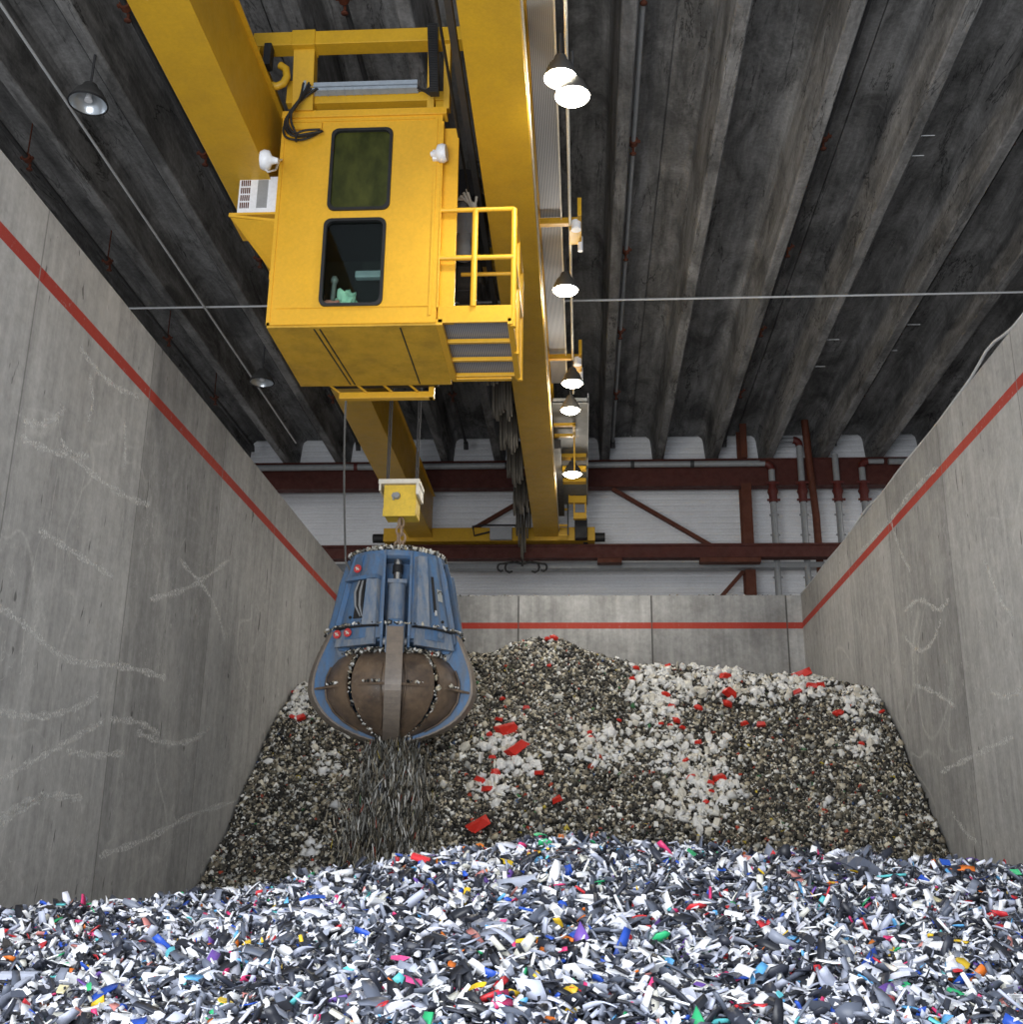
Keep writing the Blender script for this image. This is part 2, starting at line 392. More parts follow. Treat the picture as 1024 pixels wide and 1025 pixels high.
# outer hall walls beyond the bays
mt_o = mat_paint('dim outer wall', (.14, .14, .14), (.08, .08, .08), .5, .8, .5)
struct(MB().box(-14.3, -14, 6, 30.6, ZF, 12).build('wall_far_left', mt_o))
struct(MB().box(14, 14.3, 6, 30.6, ZF, 12).build('wall_far_right', mt_o))
# corrugated cladding of the end wall
cl = MB(); prof = []; z = ZF; pitch = .17
while z < 12.2: prof += [(0, z), (0, z+.085), (.028, z+.11), (.028, z+.145)]; z += pitch
v = []
for dy, zz in prof: v += [(-14, 30.3+dy, zz), (14, 30.3+dy, zz)]
cl.add(v, [(2*i, 2*i+1, 2*i+3, 2*i+2) for i in range(len(prof)-1)])
cl.box(-14, 14, 30.36, 30.5, ZF, 12.2)
struct(cl.build('wall_end', M['clad']))
# ribbed concrete roof
RIB0, RS = .68, 1.475; ZR, ZS = 10.70, 11.72
prof = []
for kk in range(-10, 10):
    x = RIB0+RS*kk
    prof += [(x-.30, ZS), (x-.215, ZS-.07), (x-.185, ZS-.16), (x-.105, ZR+.02), (x-.085, ZR), (x+.085, ZR), (x+.105, ZR+.02), (x+.185, ZS-.16), (x+.215, ZS-.07), (x+.30, ZS)]
    if kk % 2 == 0: prof += [(x+RS/2-.012, ZS), (x+RS/2-.012, ZS+.05), (x+RS/2+.012, ZS+.05), (x+RS/2+.012, ZS)]
cm = MB(); v = []
Y0, Y1 = 8.2, 30.28
for x, zz in prof: v += [(x, Y0, zz), (x, Y1, zz)]
# slab soffit continues over the end beam, ribs sit on it
n = len(prof)
cm.add(v, [(2*i, 2*i+1, 2*i+3, 2*i+2) for i in range(n-1)])
cm.box(prof[0][0], prof[-1][0], Y0, Y1, ZS+.06, ZS+.3)
struct(cm.build('ceiling', M['ceil']))

def hbeam_x(mb, x0, x1, yf, d, z0, z1, t=.03):
    mb.box(x0, x1, yf, yf+d, z0, z0+t).box(x0, x1, yf, yf+d, z1-t, z1).box(x0, x1, yf+.035, yf+.075, z0+t, z1-t)
o = MB(); hbeam_x(o, -13.9, 13.9, 29.3, .35, 9.91, 10.69)
tag(o.build('roof_beam', M['steelred'], None, .004), 'deep oxide red steel roof beam under the ceiling ribs at the end wall', 'beam')
o = MB(); hbeam_x(o, -13.9, 13.9, 28.45, .32, 7.69, 8.03); o.box(-13.9, 13.9, 28.55, 28.62, 8.03, 8.09)
rw = o.build('runway_beam', M['steelred'], None, .004)
tag(rw, 'dark red steel crane runway beam with rail, carrying the yellow crane end carriage', 'beam')
# splice plates on the lower flange
for x0, x1 in ((.42, 1.05), (3.05, 4.6)):
    p = MB().box(x0, x1, 28.47, 28.75, 7.57, 7.69).build('splice_plate', M['steelbrown'], rw)
lt = MB().box(-13.9, 13.9, 29.0, 29.02, 7.56, 7.70).box(-13.9, 13.9, 29.02, 29.35, 7.56, 7.585)
struct(lt.build('trim_1', M['galv']))
# columns
for x in (4.43,):
    cb = MB().box(x-.135, x+.135, 29.22, 29.25, ZF, 9.95).box(x-.135, x+.135, 29.67, 29.70, ZF, 11.6).box(x-.015, x+.015, 29.25, 29.3, ZF, 9.9).box(x-.09, x+.09, 29.25, 29.29, 10.7, 11.68)
    cb.box(x-.015, x+.015, 29.66, 29.67, ZF, 9.9)
    co = cb.build('steel_column', M['steelbrown'])
    tag(co, 'brown steel column left of the vertical pipes, crossing both red beams' if x > 0 else 'brown steel column behind the left concrete wall', 'column')
for a, b_, lab in (((0.86, 9.89), (3.80, 8.06), 'sloping steel brace right of the crane, between roof beam and runway beam'),
                   ((-4.1, 8.06), (-1.07, 9.89), 'short sloping steel brace left of the hanging flat cables'),
                   ((3.55, 6.75), (4.36, 7.66), 'short sloping steel brace below the runway beam, meeting the brown column')):
    tag(MB().bar((a[0], 29.45, a[1]), (b_[0], 29.45, b_[1]), .10, .13, (0, 1, 0)).build('diagonal_brace', M['steelbrown']), lab, 'brace', None)
# horizontal silver pipe under the ribs, left and middle
sp = MB().tube([(-13, 29.08, 10.46), (4.8, 29.08, 10.46)], .085, 14)
hp = tag(sp.build('header_pipe', M['galv']), 'long horizontal silver pipe in front of the deep red roof beam', 'pipe')
for x in (-6.15, -2.0, -.2, 1.4, 3.0):
    c = MB().tube([(x-.05, 29.08, 10.46), (x+.05, 29.08, 10.46)], .105, 14).build('pipe_clamp', M['clampred'] if x < -5 else M['darkpipe'], hp)
# vertical pipes, each with a red coupling
def vpipe(x, ztop, zbot, mat, label, elbow=0, r=.085, coup=True):
    t = thing('riser_pipe', label, 'pipe', (x, 29.06, zbot), 'vertical riser pipes on the end wall')
    MB().tube([(x, 29.06, zbot), (x, 29.06, ztop)], r, 14).build('pipe_run', M[mat], t)
    if coup:
        g = MB().tube([(x, 29.06, 9.35), (x, 29.06, 9.55), (x, 29.06, 9.65), (x, 29.06, 9.78), (x, 29.06, 9.92)], [r*1.3, r*1.3, r*1.75, r*1.2, r*1.35], 14)
        for zc in (9.40, 9.88): g.bar((x-.17, 29.0, zc), (x+.17, 29.0, zc), .05, .05)
        g.build('red_coupling', M['clampred'], t)
    for zc in (9.0, 8.45, 7.3):
        g = MB().tube([(x, 29.06, zc-.025), (x, 29.06, zc+.025)], r*1.15, 14).bar((x-r*1.5, 29.06, zc), (x+r*1.5, 29.06, zc), .03, .04); g.build('pipe_band', M['galv'], t)
    if elbow:
        e = elbow; pts = [(x, 29.06, ztop-.02)]+[(x+e*.16*(1-math.cos(a)), 29.06, ztop+.16*math.sin(a)) for a in (0, .4, .8, 1.2, PI/2)]
        MB().tube(pts, r*1.2, 12).build('elbow', M['clampred'], t)
        MB().tube([(x+e*.16, 29.06, ztop+.16), (x+e*.58, 29.06, ztop+.16)], r*.8, 12).build('pipe_stub', M['galv'], t)
vpipe(5.10, 10.28, ZF, 'galv', 'leftmost silver riser pipe, whose red coupling meets the horizontal silver pipe', -1)
vpipe(5.88, 10.95, ZF, 'galv', 'tall silver riser pipe with a red elbow up between the ribs, second from the left', -1)
vpipe(6.80, 10.68, ZF, 'galv', 'silver riser pipe third from the left, running straight up into the ribs')
vpipe(7.48, 10.32, ZF, 'galv', 'rightmost silver riser pipe, bending into a short horizontal run at right', 1)
t = MB().tube([(6.05, 29.0, 11.65), (6.12, 29.1, 10.4), (6.2, 29.1, 9.0), (6.28, 29.1, ZF)], .10, 12)
tag(t.build('drain_pipe', M['steelbrown']), 'dark brown slanting drain pipe between the silver riser pipes', 'pipe')
tag(MB().tube([(8.2, 29.08, 10.48), (13.5, 29.08, 10.48)], .085, 12).build('header_pipe', M['galv']), 'short horizontal silver pipe at the right end of the roof beam', 'pipe')
# dark sprinkler pipes under the roof soffit
labs = ['dark sprinkler pipe nearest the left wall, under the ceiling', 'dark sprinkler pipe above the left side of the left girder', 'dark sprinkler pipe between the two yellow girders', 'dark sprinkler pipe just right of the lit lamps', 'dark sprinkler pipe second right of the lit lamps', 'dark sprinkler pipe furthest right, near the right wall']
for i, x in enumerate((-9.0, -6.06, -3.1, .87, 3.85, 6.75)):
    t = thing('sprinkler_pipe', labs[i], 'pipe', (x, 9, 10.98), 'sprinkler pipes under the ribbed ceiling')
    MB().tube([(x, 8.4, 11.0), (x, 28.75, 11.0)], .04, 10).build('pipe_run', M['darkpipe'] if i != 3 else M['galv'], t)
    MB().tube([(x, 28.7, 11.0), (x, 28.78, 10.98), (x, 28.82, 10.84)], .065, 10).build('end_cap', M['darkpipe'], t)
    for y in (12.2, 15.5, 18.8, 22.1, 25.4):
        c = MB().tube([(x, y-.05, 11.0), (x, y+.05, 11.0)], .075, 10).bar((x-.11, y, 11), (x+.11, y, 11), .05, .03).tube([(x, y, 11.0), (x, y, 11.72)], .012, 6)
        c.tube([(x, y+.12, 11.0), (x, y+.12, 10.86)], .022, 8).lathe([(.0, -.0), (.05, -.005), (.05, .01), (0, .012)], (x, y+.12, 10.86), 10)
        c.build('sprinkler_head', M['steelbrown'], t)
# pale conduits
tag(MB().tube([(-7.2, 8.5, 10.24), (-7.2, 26.6, 10.24)], .022, 8).build('conduit', M['lightpipe']), 'thin pale conduit running down the hall beside the unlit lamps', 'conduit')
cb = [(-13.5, 19.5, 10.36)]+[(-13.5+27*i/12, 19.5, 10.36-.02*math.sin(i/12*PI)) for i in range(1, 13)]
tag(MB().tube(cb, .020, 8).build('cross_cable', M['lightpipe']), 'thin white cable stretched across the hall under the ribs', 'cable')
# rebar pins left in the ribs, right side
pins = [((915, 136), (935, 137)), ((908, 156), (924, 157)), ((907, 325), (921, 325)), ((886, 351), (898, 351)), ((826, 340), (840, 340)), ((812, 367), (826, 367))]
pl = ['upper', 'second', 'third', 'fourth', 'left', 'lowest left']
for i, (a, b_) in enumerate(pins):
    A = atZ(*a, 10.8); B = atZ(*b_, 10.8); B.y = A.y
    tag(MB().tube([A-Vector((.0, 0, 0)), B], .008, 6).build('rib_pin', M['lightpipe']), 'thin pale pin sticking out of a right hand ceiling rib', 'pin', 'pins sticking out of the right ceiling ribs')
# loose cord along the top of the right wall
pts = []
for i in range(60):
    y = 9+17*i/59; bulge = .13*math.exp(-((y-13.2)/.5)**2)+.05*math.exp(-((y-19.6)/.5)**2)
    pts.append((XR+.02+.012*math.sin(y*2.1), y, ZT+.025+bulge))
tag(MB().tube(pts, .020, 8).build('wall_cord', M['lightpipe']), 'pale loose cord lying along the top of the right concrete wall', 'cord')

# ------------------------------------------------------------------ bridge crane
ZG, GH = 8.20, 1.15
cr = thing('bridge_crane', 'yellow overhead bridge crane with two long box girders under the ceiling', 'crane', (-2.5, 17, ZG))
def girder(x0, x1):
    g = MB().box(x0+.03, x1-.03, 5, 28.3, ZG+.02, ZG+GH-.02)
    g.box(x0, x1, 5, 28.3, ZG, ZG+.02).box(x0-.03, x1+.03, 5, 28.3, ZG+GH-.02, ZG+GH)
    o = g.build('girder', M['yellow'], cr, .006)
    r = MB().box((x0+x1)/2-.03, (x0+x1)/2+.03, 5, 28.3, ZG+GH, ZG+GH+.05).build('rail', M['darkpipe'], cr); r.parent = o; r.location = (0, 0, 0)
    return o
gl_ = girder(-4.48, -3.85); gr_ = girder(-1.20, -.57)
# end carriage on the runway
e = MB().box(-5.15, .36, 28.25, 28.62, 8.10, 8.46)
ec = e.build('end_carriage', M['yellow'], cr, .01)
for x in (-4.95, .12):
    q = MB().tube([(x, 28.42, 8.19), (x, 28.78, 8.19)], .11, 16).build('wheel', M['dark'], cr); q.parent = ec; q.location = (0, 0, 0)
for x0, x1 in ((-5.45, -5.15), (.36, .62)):
    q = MB().tube([(x0, 28.43, 8.23), (x1, 28.43, 8.23)], .12, 14).build('buffer', M['rubber'], cr); q.parent = ec; q.location = (0, 0, 0)
MB().box(-.16, .16, 27.95, 28.22, 8.08, 8.62).box(-.1, .1, 28.0, 28.2, 8.62, 8.75).build('drive_motor', M['dark'], cr, .02)
MB().box(-2.35, -1.78, 28.08, 28.22, 8.10, 8.42).build('junction_box', M['grey'], cr, .01)
MB().tube([(-2.35, 28.1, 8.3), (-2.75, 28.1, 8.2), (-2.8, 28.1, 8.45), (-2.55, 28.1, 8.48), (-1.7, 28.1, 8.47), (-1.5, 28.1, 8.2)], .025, 8).build('hose', M['rubber'], cr)
# walkway on the right of the right girder
wk = MB()
wk.box(-.57, -.25, 5, 21.0, 9.30, 9.32)
walk = wk.build('walkway', M['grate'], cr)
q = MB().box(-.27, -.25, 5, 20.8, 9.22, 9.36).box(-.57, -.555, 5, 28.2, 8.33, 8.45).build('kick_plate', M['cream'], cr); q.parent = walk; q.location = (0, 0, 0)
MB().tube([(-.13, 5, 9.08), (-.13, 21, 9.08)], .022, 8).build('conduit', M['cream'], cr)
PFZ = 9.0
yv = lambda v_, z_: atZ(572, v_, z_).y
py0 = yv(403, PFZ)
pf = MB().box(-.57, .17, py0, 28.0, PFZ, PFZ+.03).build('service_platform', M['tray'], cr)
q = MB().box(.15, .175, py0, 28.0, PFZ-.02, PFZ+.2).box(-.55, .17, py0, py0+.02, PFZ-.02, PFZ+.1).build('kick_plate', M['galv'], cr); q.parent = pf; q.location = (0, 0, 0)
for va, vb in ((457.5, 461), (470, 472.5), (482, 485)):
    y0, y1 = yv(va, PFZ-.12), yv(vb, PFZ-.12); MB().box(-.6, .13, y0, y1, PFZ-.12, PFZ-.03).build('platform_bracket', M['yellow'], cr, .005)
for va, vb, u0 in ((496, 503, 569), (513, 519, 574)):
    p0 = atY(u0, vb, 27.2); p1 = atY(587, va, 27.2); MB().box(p0.x, p1.x, 27.2, 27.35, p0.z, p1.z).box(p0.x, p0.x+.04, 27.25, 27.33, p1.z, PFZ).box(p1.x-.04, p1.x, 27.25, 27.33, p1.z, PFZ).build('platform_bracket', M['yellow'], cr, .005)
MB().box(-.57, -.42, yv(440, 8.85), 27.9, 8.65, 8.85).build('cable_tray', M['darkpipe'], cr)
y0 = yv(424, PFZ-.1)
MB().box(-.56, -.10, y0, y0+.10, PFZ-.14, PFZ-.08).box(-.56, -.10, y0+.62, y0+.72, PFZ-.14, PFZ-.08).box(-.16, -.10, y0, y0+.7, PFZ-.16, PFZ-.10).bar((-.13, y0+.7, PFZ-.1), (-.13, y0+.72, PFZ-.9), .03, .03).build('ladder_frame', M['dirtyyellow'], cr, .004)
for i, v_ in enumerate((492.5, 510, 526, 536)):
    p0 = atY(557, v_, 27.9); p1 = atY(568, v_, 27.9); MB().bar((-.58, 27.9, p0.z), (p1.x, 27.9, p0.z), .05, .05).build('ladder_rung', M['yellow'], cr)
q = atY(568.5, 515, 27.9).x; MB().box(q-.02, q+.02, 27.88, 27.93, 8.15, PFZ).build('ladder_rail', M['darkpipe'], cr)
# cantilever arms with sensors on the walkway
for y in (9.3, 14.9, 19.6):
    a = MB().box(-.58, -.12, y-.05, y+.05, 9.16, 9.26).box(-.14, .04, y-.12, y+.30, 9.0, 9.22).box(-.02, .04, y-.35, y+.05, 9.1, 9.4).build('cantilever_arm', M['yellow'], cr, .005)
    q = MB().tube([(-.04, y-.15, 9.12), (-.04, y-.15, 8.98)], .075, 14).tube([(.02, y+.25, 9.1), (.02, y+.25, 8.86)], .04, 10).build('sensor', M['white'], cr); q.parent = a; q.location = (0, 0, 0)
# festoon track and bundles of flat cable
ft = MB().box(-1.43, -1.35, 5.2, 28.1, 8.86, 8.96).box(-1.405, -1.375, 5.2, 28.1, 8.96, 9.02)
for y in range(7, 28, 3): ft.box(-1.43, -1.2, y-.03, y+.03, 8.98, 9.03)
trk = ft.build('festoon_track', M['darkpipe'], cr)
MB().tube([(-1.50, 5.2, 8.80), (-1.50, 16.0, 8.80)], .018, 8).build('track_cable', M['rubber'], cr)
def ribbon(y0, y1, zt, zb, x, w):
    """one hanging loop of flat cable, width w along X"""
    mb = MB(); N = 16; a = []; r_ = abs(y1-y0)/2
    pts = [(y0, zt)]+[((y0+y1)/2-r_*math.cos(PI*i/10), zb+r_-r_*math.sin(PI*i/10)) for i in range(11)]+[(y1, zt)]
    n = len(pts); v = []
    for (y, z) in pts: v += [(x-w/2, y, z), (x+w/2, y, z)]
    mb.add(v, [(2*i, 2*i+1, 2*i+3, 2*i+2) for i in range(n-1)], True)
    return mb
fl = ['flat grey cable loops nearest the cab, hanging under the festoon track', 'second bundle of flat cable loops behind the cab platform', 'third bundle of flat cable loops beside the right girder', 'middle bundle of flat grey cable loops beside the right girder', 'fifth bundle of flat cable loops, level with the red roof beam', 'last long bundle of flat cable loops, above the curled cable ends']
for i, (y, zb) in enumerate(((17.6, 7.75), (19.2, 7.72), (21.1, 7.74), (23.2, 7.80), (25.5, 7.9), (27.4, 7.25))):
    t = thing('festoon_cable', fl[i], 'cable', (-1.45, y, 8.85), 'flat cable bundles of the crane festoon')
    MB().box(-1.55, -1.30, y-.08, y+.08, 8.74, 8.88).build('cable_carriage', M['dark'], t)
    for k_ in range(7):
        x = -1.56+.05*k_+random.uniform(-.01, .01)
        if i == 5: x = -1.46+.03*k_*(-1)**k_
        dy = random.uniform(.12, .22)
        rb = ribbon(y-dy-random.uniform(0, .1), y+dy, 8.78, zb+(random.uniform(0, .3) if i < 5 else .14*k_+random.uniform(0, .1)), x, .045 if i < 5 else .03).build('cable_loop', M['festoon'], t)
        sm = rb.modifiers.new('s', 'SOLIDIFY'); sm.thickness = .008
t = thing('curled_cable_end', 'black curled cable ends hanging below the last festoon bundle', 'cable', (-1.52, 28.05, 7.35))
MB().tube([(-1.42, 28.02, 8.88), (-1.46, 28.0, 8.0), (-1.50, 28.0, 7.35)], .03, 8).build('stem', M['rubber'], t)
for s_ in (-1, 1):
    for r0, rr in ((.42, .10), (.2, .13)):
        pts = [(-1.5, 28.0, 7.42), (-1.5+s_*r0*.6, 28.0, 7.46)]+[(-1.5+s_*(r0+.12)+rr*s_*math.cos(a_)*.9, 28.0, 7.32+rr*math.sin(a_)) for a_ in (1.9, 1.2, .6, 0, -.7, -1.5, -2.3)]
        MB().tube(pts, .026, 8).build('curl', M['rubber'], t)

# ------------------------------------------------------------------ crane trolley with hoist
tr = thing('hoist_trolley', 'yellow hoist trolley riding on top of the two girders above the cab', 'trolley', (-2.5, 14, 9.4))
def crossbeam(y0, y1, z0, z1): return MB().box(-4.12, -.85, y0, y1, z0, z1)
fb = crossbeam(11.78, 12.0, 9.93, 10.13).box(-3.62, -3.32, 11.76, 12.02, 9.91, 10.14).build('crossbeam', M['yellow'], tr, .008)
rb = crossbeam(17.0, 17.3, 9.75, 10.05).build('crossbeam', M['yellow'], tr, .008)
for x in (-4.17, -.89):
    sb = MB().box(x-.14, x+.14, 11.8, 17.3, 9.62, 9.93).build('side_beam', M['yellow'], tr, .008)
    for y in (12.3, 16.8):
        q = MB().tube([(x-.06, y, 9.57), (x+.06, y, 9.57)], .17, 18).build('wheel', M['dark'], tr); q.parent = sb; q.location = (0, 0, 0)
bf = MB(); bf.tube([(-3.86, 11.9, 9.42), (-3.80, 11.9, 9.40), (-3.72, 11.9, 9.44), (-3.68, 11.9, 9.54), (-3.70, 11.9, 9.66), (-3.78, 11.9, 9.72)], .05, 10)
bf.build('rail_hook', M['yellow'], tr)
MB().box(-3.95, -3.86, 11.72, 11.86, 9.6, 9.92).build('rubber_stop', M['rubber'], tr)
# hoist drum, gearbox, motor
MB().tube([(-3.3, 15.6, 9.55), (-1.9, 15.6, 9.55)], .34, 28).build('rope_drum', M['galv'], tr)
MB().box(-1.88, -1.45, 15.2, 16.1, 9.15, 9.95).build('gearbox', M['dark'], tr, .04); MB().box(-3.5, -3.3, 15.2, 16.0, 9.2, 9.9).build('drum_bearing', M['dark'], tr, .04)
MB().tube([(-1.62, 13.9, 9.25), (-1.62, 15.1, 9.25)], .24, 18).build('hoist_motor', M['dark'], tr)
q = MB()
for i in range(5): q.tube([(-1.72+.05*i, 13.6-.05*i, 8.75+.02*i), (-1.55+.03*i, 13.55, 8.85-.08*i), (-1.4, 13.55, 8.6+.05*i)], .02, 8)
q.build('cable_bundle', M['cream'], tr)
MB().box(-1.75, -1.42, 14.2, 14.6, 8.05, 8.55).box(-1.7, -1.45, 14.0, 14.4, 7.6, 8.0).build('control_box', M['dark'], tr, .02)
MB().box(-1.7, -1.45, 13.8, 14.0, 8.4, 8.75).tube([(-1.6, 13.9, 8.9), (-1.6, 13.9, 8.05)], .11, 14).build('brake', M['galv'], tr)
for x, nme in ((-2.89, 0), (-2.45, 1)):
    t = MB()
    for dx in (-.022, .022): t.tube([(x+dx, 16.0, 9.5), (x+dx*.6, 16.0, 5.47)], .012, 6)
    o = t.build('hoist_rope', M['darkpipe'])
    tag(o, ('left' if nme == 0 else 'right')+' pair of steel hoist ropes running down to the yellow hook block', 'rope')

# ------------------------------------------------------------------ operator's cab
CY = 12.1; CX0, CX1, CZ0, CZ1, CYB = -3.735, -1.70, 6.16, 9.06, 13.84
cab = thing('crane_cab', 'yellow crane operator cab with two rounded windows and side platform', 'cab', ((CX0+CX1)/2, 13, CZ0))
# front wall leans a little: the top is narrower than the bottom
def fx(x, z): return x
to3 = lambda x, z, d: (x, CY+d, z)
def P(u, v): q = atY(u, v, CY); return (q.x, q.z)
w1 = rrect(P(331, 170)[0], P(391, 170)[0], P(360, 210)[1], P(360, 130)[1], .09)
w2 = rrect(P(323, 260)[0], P(384, 260)[0], P(355, 306)[1], P(355, 220)[1], .09)
body = MB()
plate_with_holes(body, [(CX0, CZ0), (CX1, CZ0), (CX1, CZ1), (CX0, CZ1)], [w1, w2], to3, .05)
body.box(CX0, CX0+.04, CY+.05, CYB, CZ0, CZ1).box(CX0, CX1, CYB-.04, CYB, CZ0, CZ1-1.2).box(CX0, CX1, CY+.05, CYB, CZ1-.04, CZ1)
body.box(CX1-.04, CX1, CY+.05, CY+.5, CZ0, CZ1).box(CX1-.04, CX1, CYB-.3, CYB, CZ0, CZ1).box(CX1-.04, CX1, CY+.5, CYB-.3, CZ0, CZ0+.4).box(CX1-.04, CX1, CY+.5, CYB-.3, CZ1-.35, CZ1)
# folded edges round the front
body.box(CX0-.008, CX0+.035, CY-.014, CY, CZ0, CZ1).box(CX1-.09, CX1-.06, CY-.012, CY, CZ0+.1, CZ1-.05).box(CX0, CX1, CY-.014, CY, CZ0, CZ0+.03).box(CX0+.05, CX1-.1, CY-.012, CY, CZ1-.06, CZ1-.03)
body.box(CX0+.1, CX1-.05, CY-.010, CY, CZ0+.22, CZ0+.232)
cbody = body.build('cab_body', M['cabyellow'], cab)
fl_ = MB().box(CX0, CX1, CY, CYB, CZ0-.03, CZ0)
cfl = fl_.build('cab_floor', M['dirtyyellow'], cab, .004)
for x, x2 in ((-3.17, -3.05), (-3.10, -2.99), (-2.13, -2.12)):
    q = MB().bar((x, CY+.05, CZ0-.033), (x2, CYB-.05, CZ0-.033), .016, .008).build('greasy_seam', M['dark'], cab); q.parent = cfl; q.location = (0, 0, 0)
def wframe(hole, name):
    mb = MB(); cx = sum(p[0] for p in hole)/len(hole); cz = sum(p[1] for p in hole)/len(hole)
    inner = [(cx+(x-cx)*.93, cz+(z-cz)*.955) for x, z in hole]
    outer = [(cx+(x-cx)*1.03, cz+(z-cz)*1.02) for x, z in hole]
    plate_with_holes(mb, outer, [inner], lambda x, z, d: (x, CY-.03+d, z), .06)
    return mb.build(name, M['rubber'], cab)
def pane(hole, mat, par):
    mb = MB(); n = len(hole); mb.prism(hole, (0, CY+.015, 0), (1, 0, 0), (0, 0, 1), (0, .006, 0)); o = mb.build('pane', M[mat], cab); o.parent = par; o.location = (0, 0, 0)
wf = wframe(w1, 'window_frame'); pane(w1, 'glassdark', wf)
wf2 = wframe(w2, 'window_frame'); pane(w2, 'glass', wf2)
# inside: dark lining, seat, control box, cloths
MB().box(CX0+.05, CX1-.05, CYB-.10, CYB-.06, CZ0, CZ1-.05).box(CX0+.05, CX0+.07, CY+.1, CYB-.1, CZ0, CZ1-.05).box(CX0+.05, CX1-.05, CY+.06, CYB-.1, CZ0+.02, CZ0+.04).box(CX0+.05, CX1-.05, CY+.1, CYB-.1, 7.95, 8.0).build('cab_lining', M['interior'], cab)
s = MB().box(-2.95, -2.45, 12.75, 13.2, 6.62, 6.74).box(-2.95, -2.45, 13.15, 13.27, 6.72, 7.4).box(-2.85, -2.55, 13.15, 13.25, 7.42, 7.62).box(-2.8, -2.6, 12.8, 13.1, 6.2, 6.62)
s.box(-3.02, -2.96, 12.7, 13.2, 6.85, 6.95)
s.build('operator_seat', M['interior'], cab, .05)
MB().box(-2.80, -2.42, 12.52, 12.62, 7.02, 7.12).box(-2.78, -2.5, 12.6, 12.64, 6.62, 6.66).build('seat_trim', M['duct'], cab, .02)
MB().tube([(-3.07, 12.5, 6.2), (-3.05, 12.52, 6.95)], .03, 8).lathe([(0, 0), (.04, .02), (.05, .06), (.03, .1), (0, .11)], (-3.05, 12.52, 6.93), 12).build('joystick', M['galv'], cab)
def chaikin(p, it=2):
    for _ in range(it):
        q = [p[0]]
        for a, b_ in zip(p[:-1], p[1:]): q += [a*.75+b_*.25, a*.25+b_*.75]
        p = q+[p[-1]]
    return p
def crumple(name, c, rx, ry, rz, mat, seed):
    bm = bmesh.new(); bmesh.ops.create_icosphere(bm, subdivisions=4, radius=1)
    for v_ in bm.verts:
        d = mnoise.noise(v_.co*1.7+Vector((seed, 0, 0)))*.7+mnoise.noise(v_.co*4+Vector((seed, 3, 0)))*.35
        q = v_.co*(1+d); v_.co = Vector((q.x*rx, q.y*ry, q.z*rz))
    for f in bm.faces: f.smooth = True
    me = bpy.data.meshes.new(name); bm.to_mesh(me); bm.free(); me.materials.append(mat); o = bpy.data.objects.new(name, me); C.objects.link(o); o.location = c; return o
tag(crumple('plastic_bag', (-2.86, 12.33, 6.54), .15, .08, .16, M['mint'], 3), 'crumpled mint green bag behind the lower cab window', 'bag')
tag(crumple('rag', (-2.99, 12.22, 6.47), .13, .05, .07, M['pink'], 9), 'faded pink rag beside the mint bag behind the lower cab window', 'rag')
# side door frame and skirt to the right of the front
df = MB(); xr = -1.50
df.box(CX1, xr, CY+.10, CY+.16, CZ0+.05, 8.93).box(CX1, CX1+.02, CY-.01, CY+.1, CZ0+.2, CZ1-.1)
df.build('door_post', M['cabyellow'], cab, .006)
# roof frame, top rail and legs up to the trolley
MB().box(CX0-.02, CX1+.05, CY-.03, CY+.15, CZ1, CZ1+.10).build('roof_frame', M['cabyellow'], cab, .006)
ur = MB().box(-3.62, -1.62, CY-.02, CY+.12, 9.27, 9.40).box(-3.55, -3.40, CY, CY+.12, 9.16, 9.27).box(-1.80, -1.66, CY, CY+.12, 9.16, 9.27).build('upper_rail', M['yellow'], cab, .006)
for x, w_ in ((-3.49, .27), (-1.86, .09), (-1.66, .08)):
    MB().bar((x, CY+.06 if w_ < .2 else CY+.02, 9.16), (x+(.02 if w_ > .2 else .02), 11.93, 9.95), w_, .18, (0, 1, 0)).build('hanger_leg', M['yellow'], cab, .006)
MB().box(-3.72, -3.45, CY-.03, CY+.1, 9.28, 9.62).build('gusset', M['yellow'], cab, .006)
# pale cable duct and black energy chain above the cab
dk = MB().box(-3.47, -2.02, CY-.14, CY-.03, 9.37, 9.41).box(-3.47, -2.02, CY-.14, CY-.03, 9.43, 9.49).box(-3.47, -3.44, CY-.16, CY, 9.34, 9.51)
for i in range(12): dk.box(-3.4+.11*i, -3.39+.11*i, CY-.15, CY-.03, 9.36, 9.41)
dk.build('cable_duct', M['duct'], cab)
ch = MB()
for i in range(40):
    p = atY(434.5-.06*i, 92-1.72*i, CY-.45); ch.box(p.x-.055, p.x+.055, CY-.47, CY-.37, p.z-.009, p.z+.009)
for i in range(5): ch.tube([atY(418+2*i, 88+i, CY-.2), atY(426+i, 91+i, CY-.25), atY(432+i, 86+i, CY-.38), atY(434, 74, CY-.40)], .014, 6)
p = atY(438.5, 92, CY-.4); p1 = atY(437.5, 26, CY-.4); ch.bar(p, p1, .02, .1)
p1.y = 11.78; ch.bar(atY(437.5, 30, CY-.4), atY(437.5, 30, 11.8), .03, .05)
ch.build('cable_chain', M['rubber'], cab)
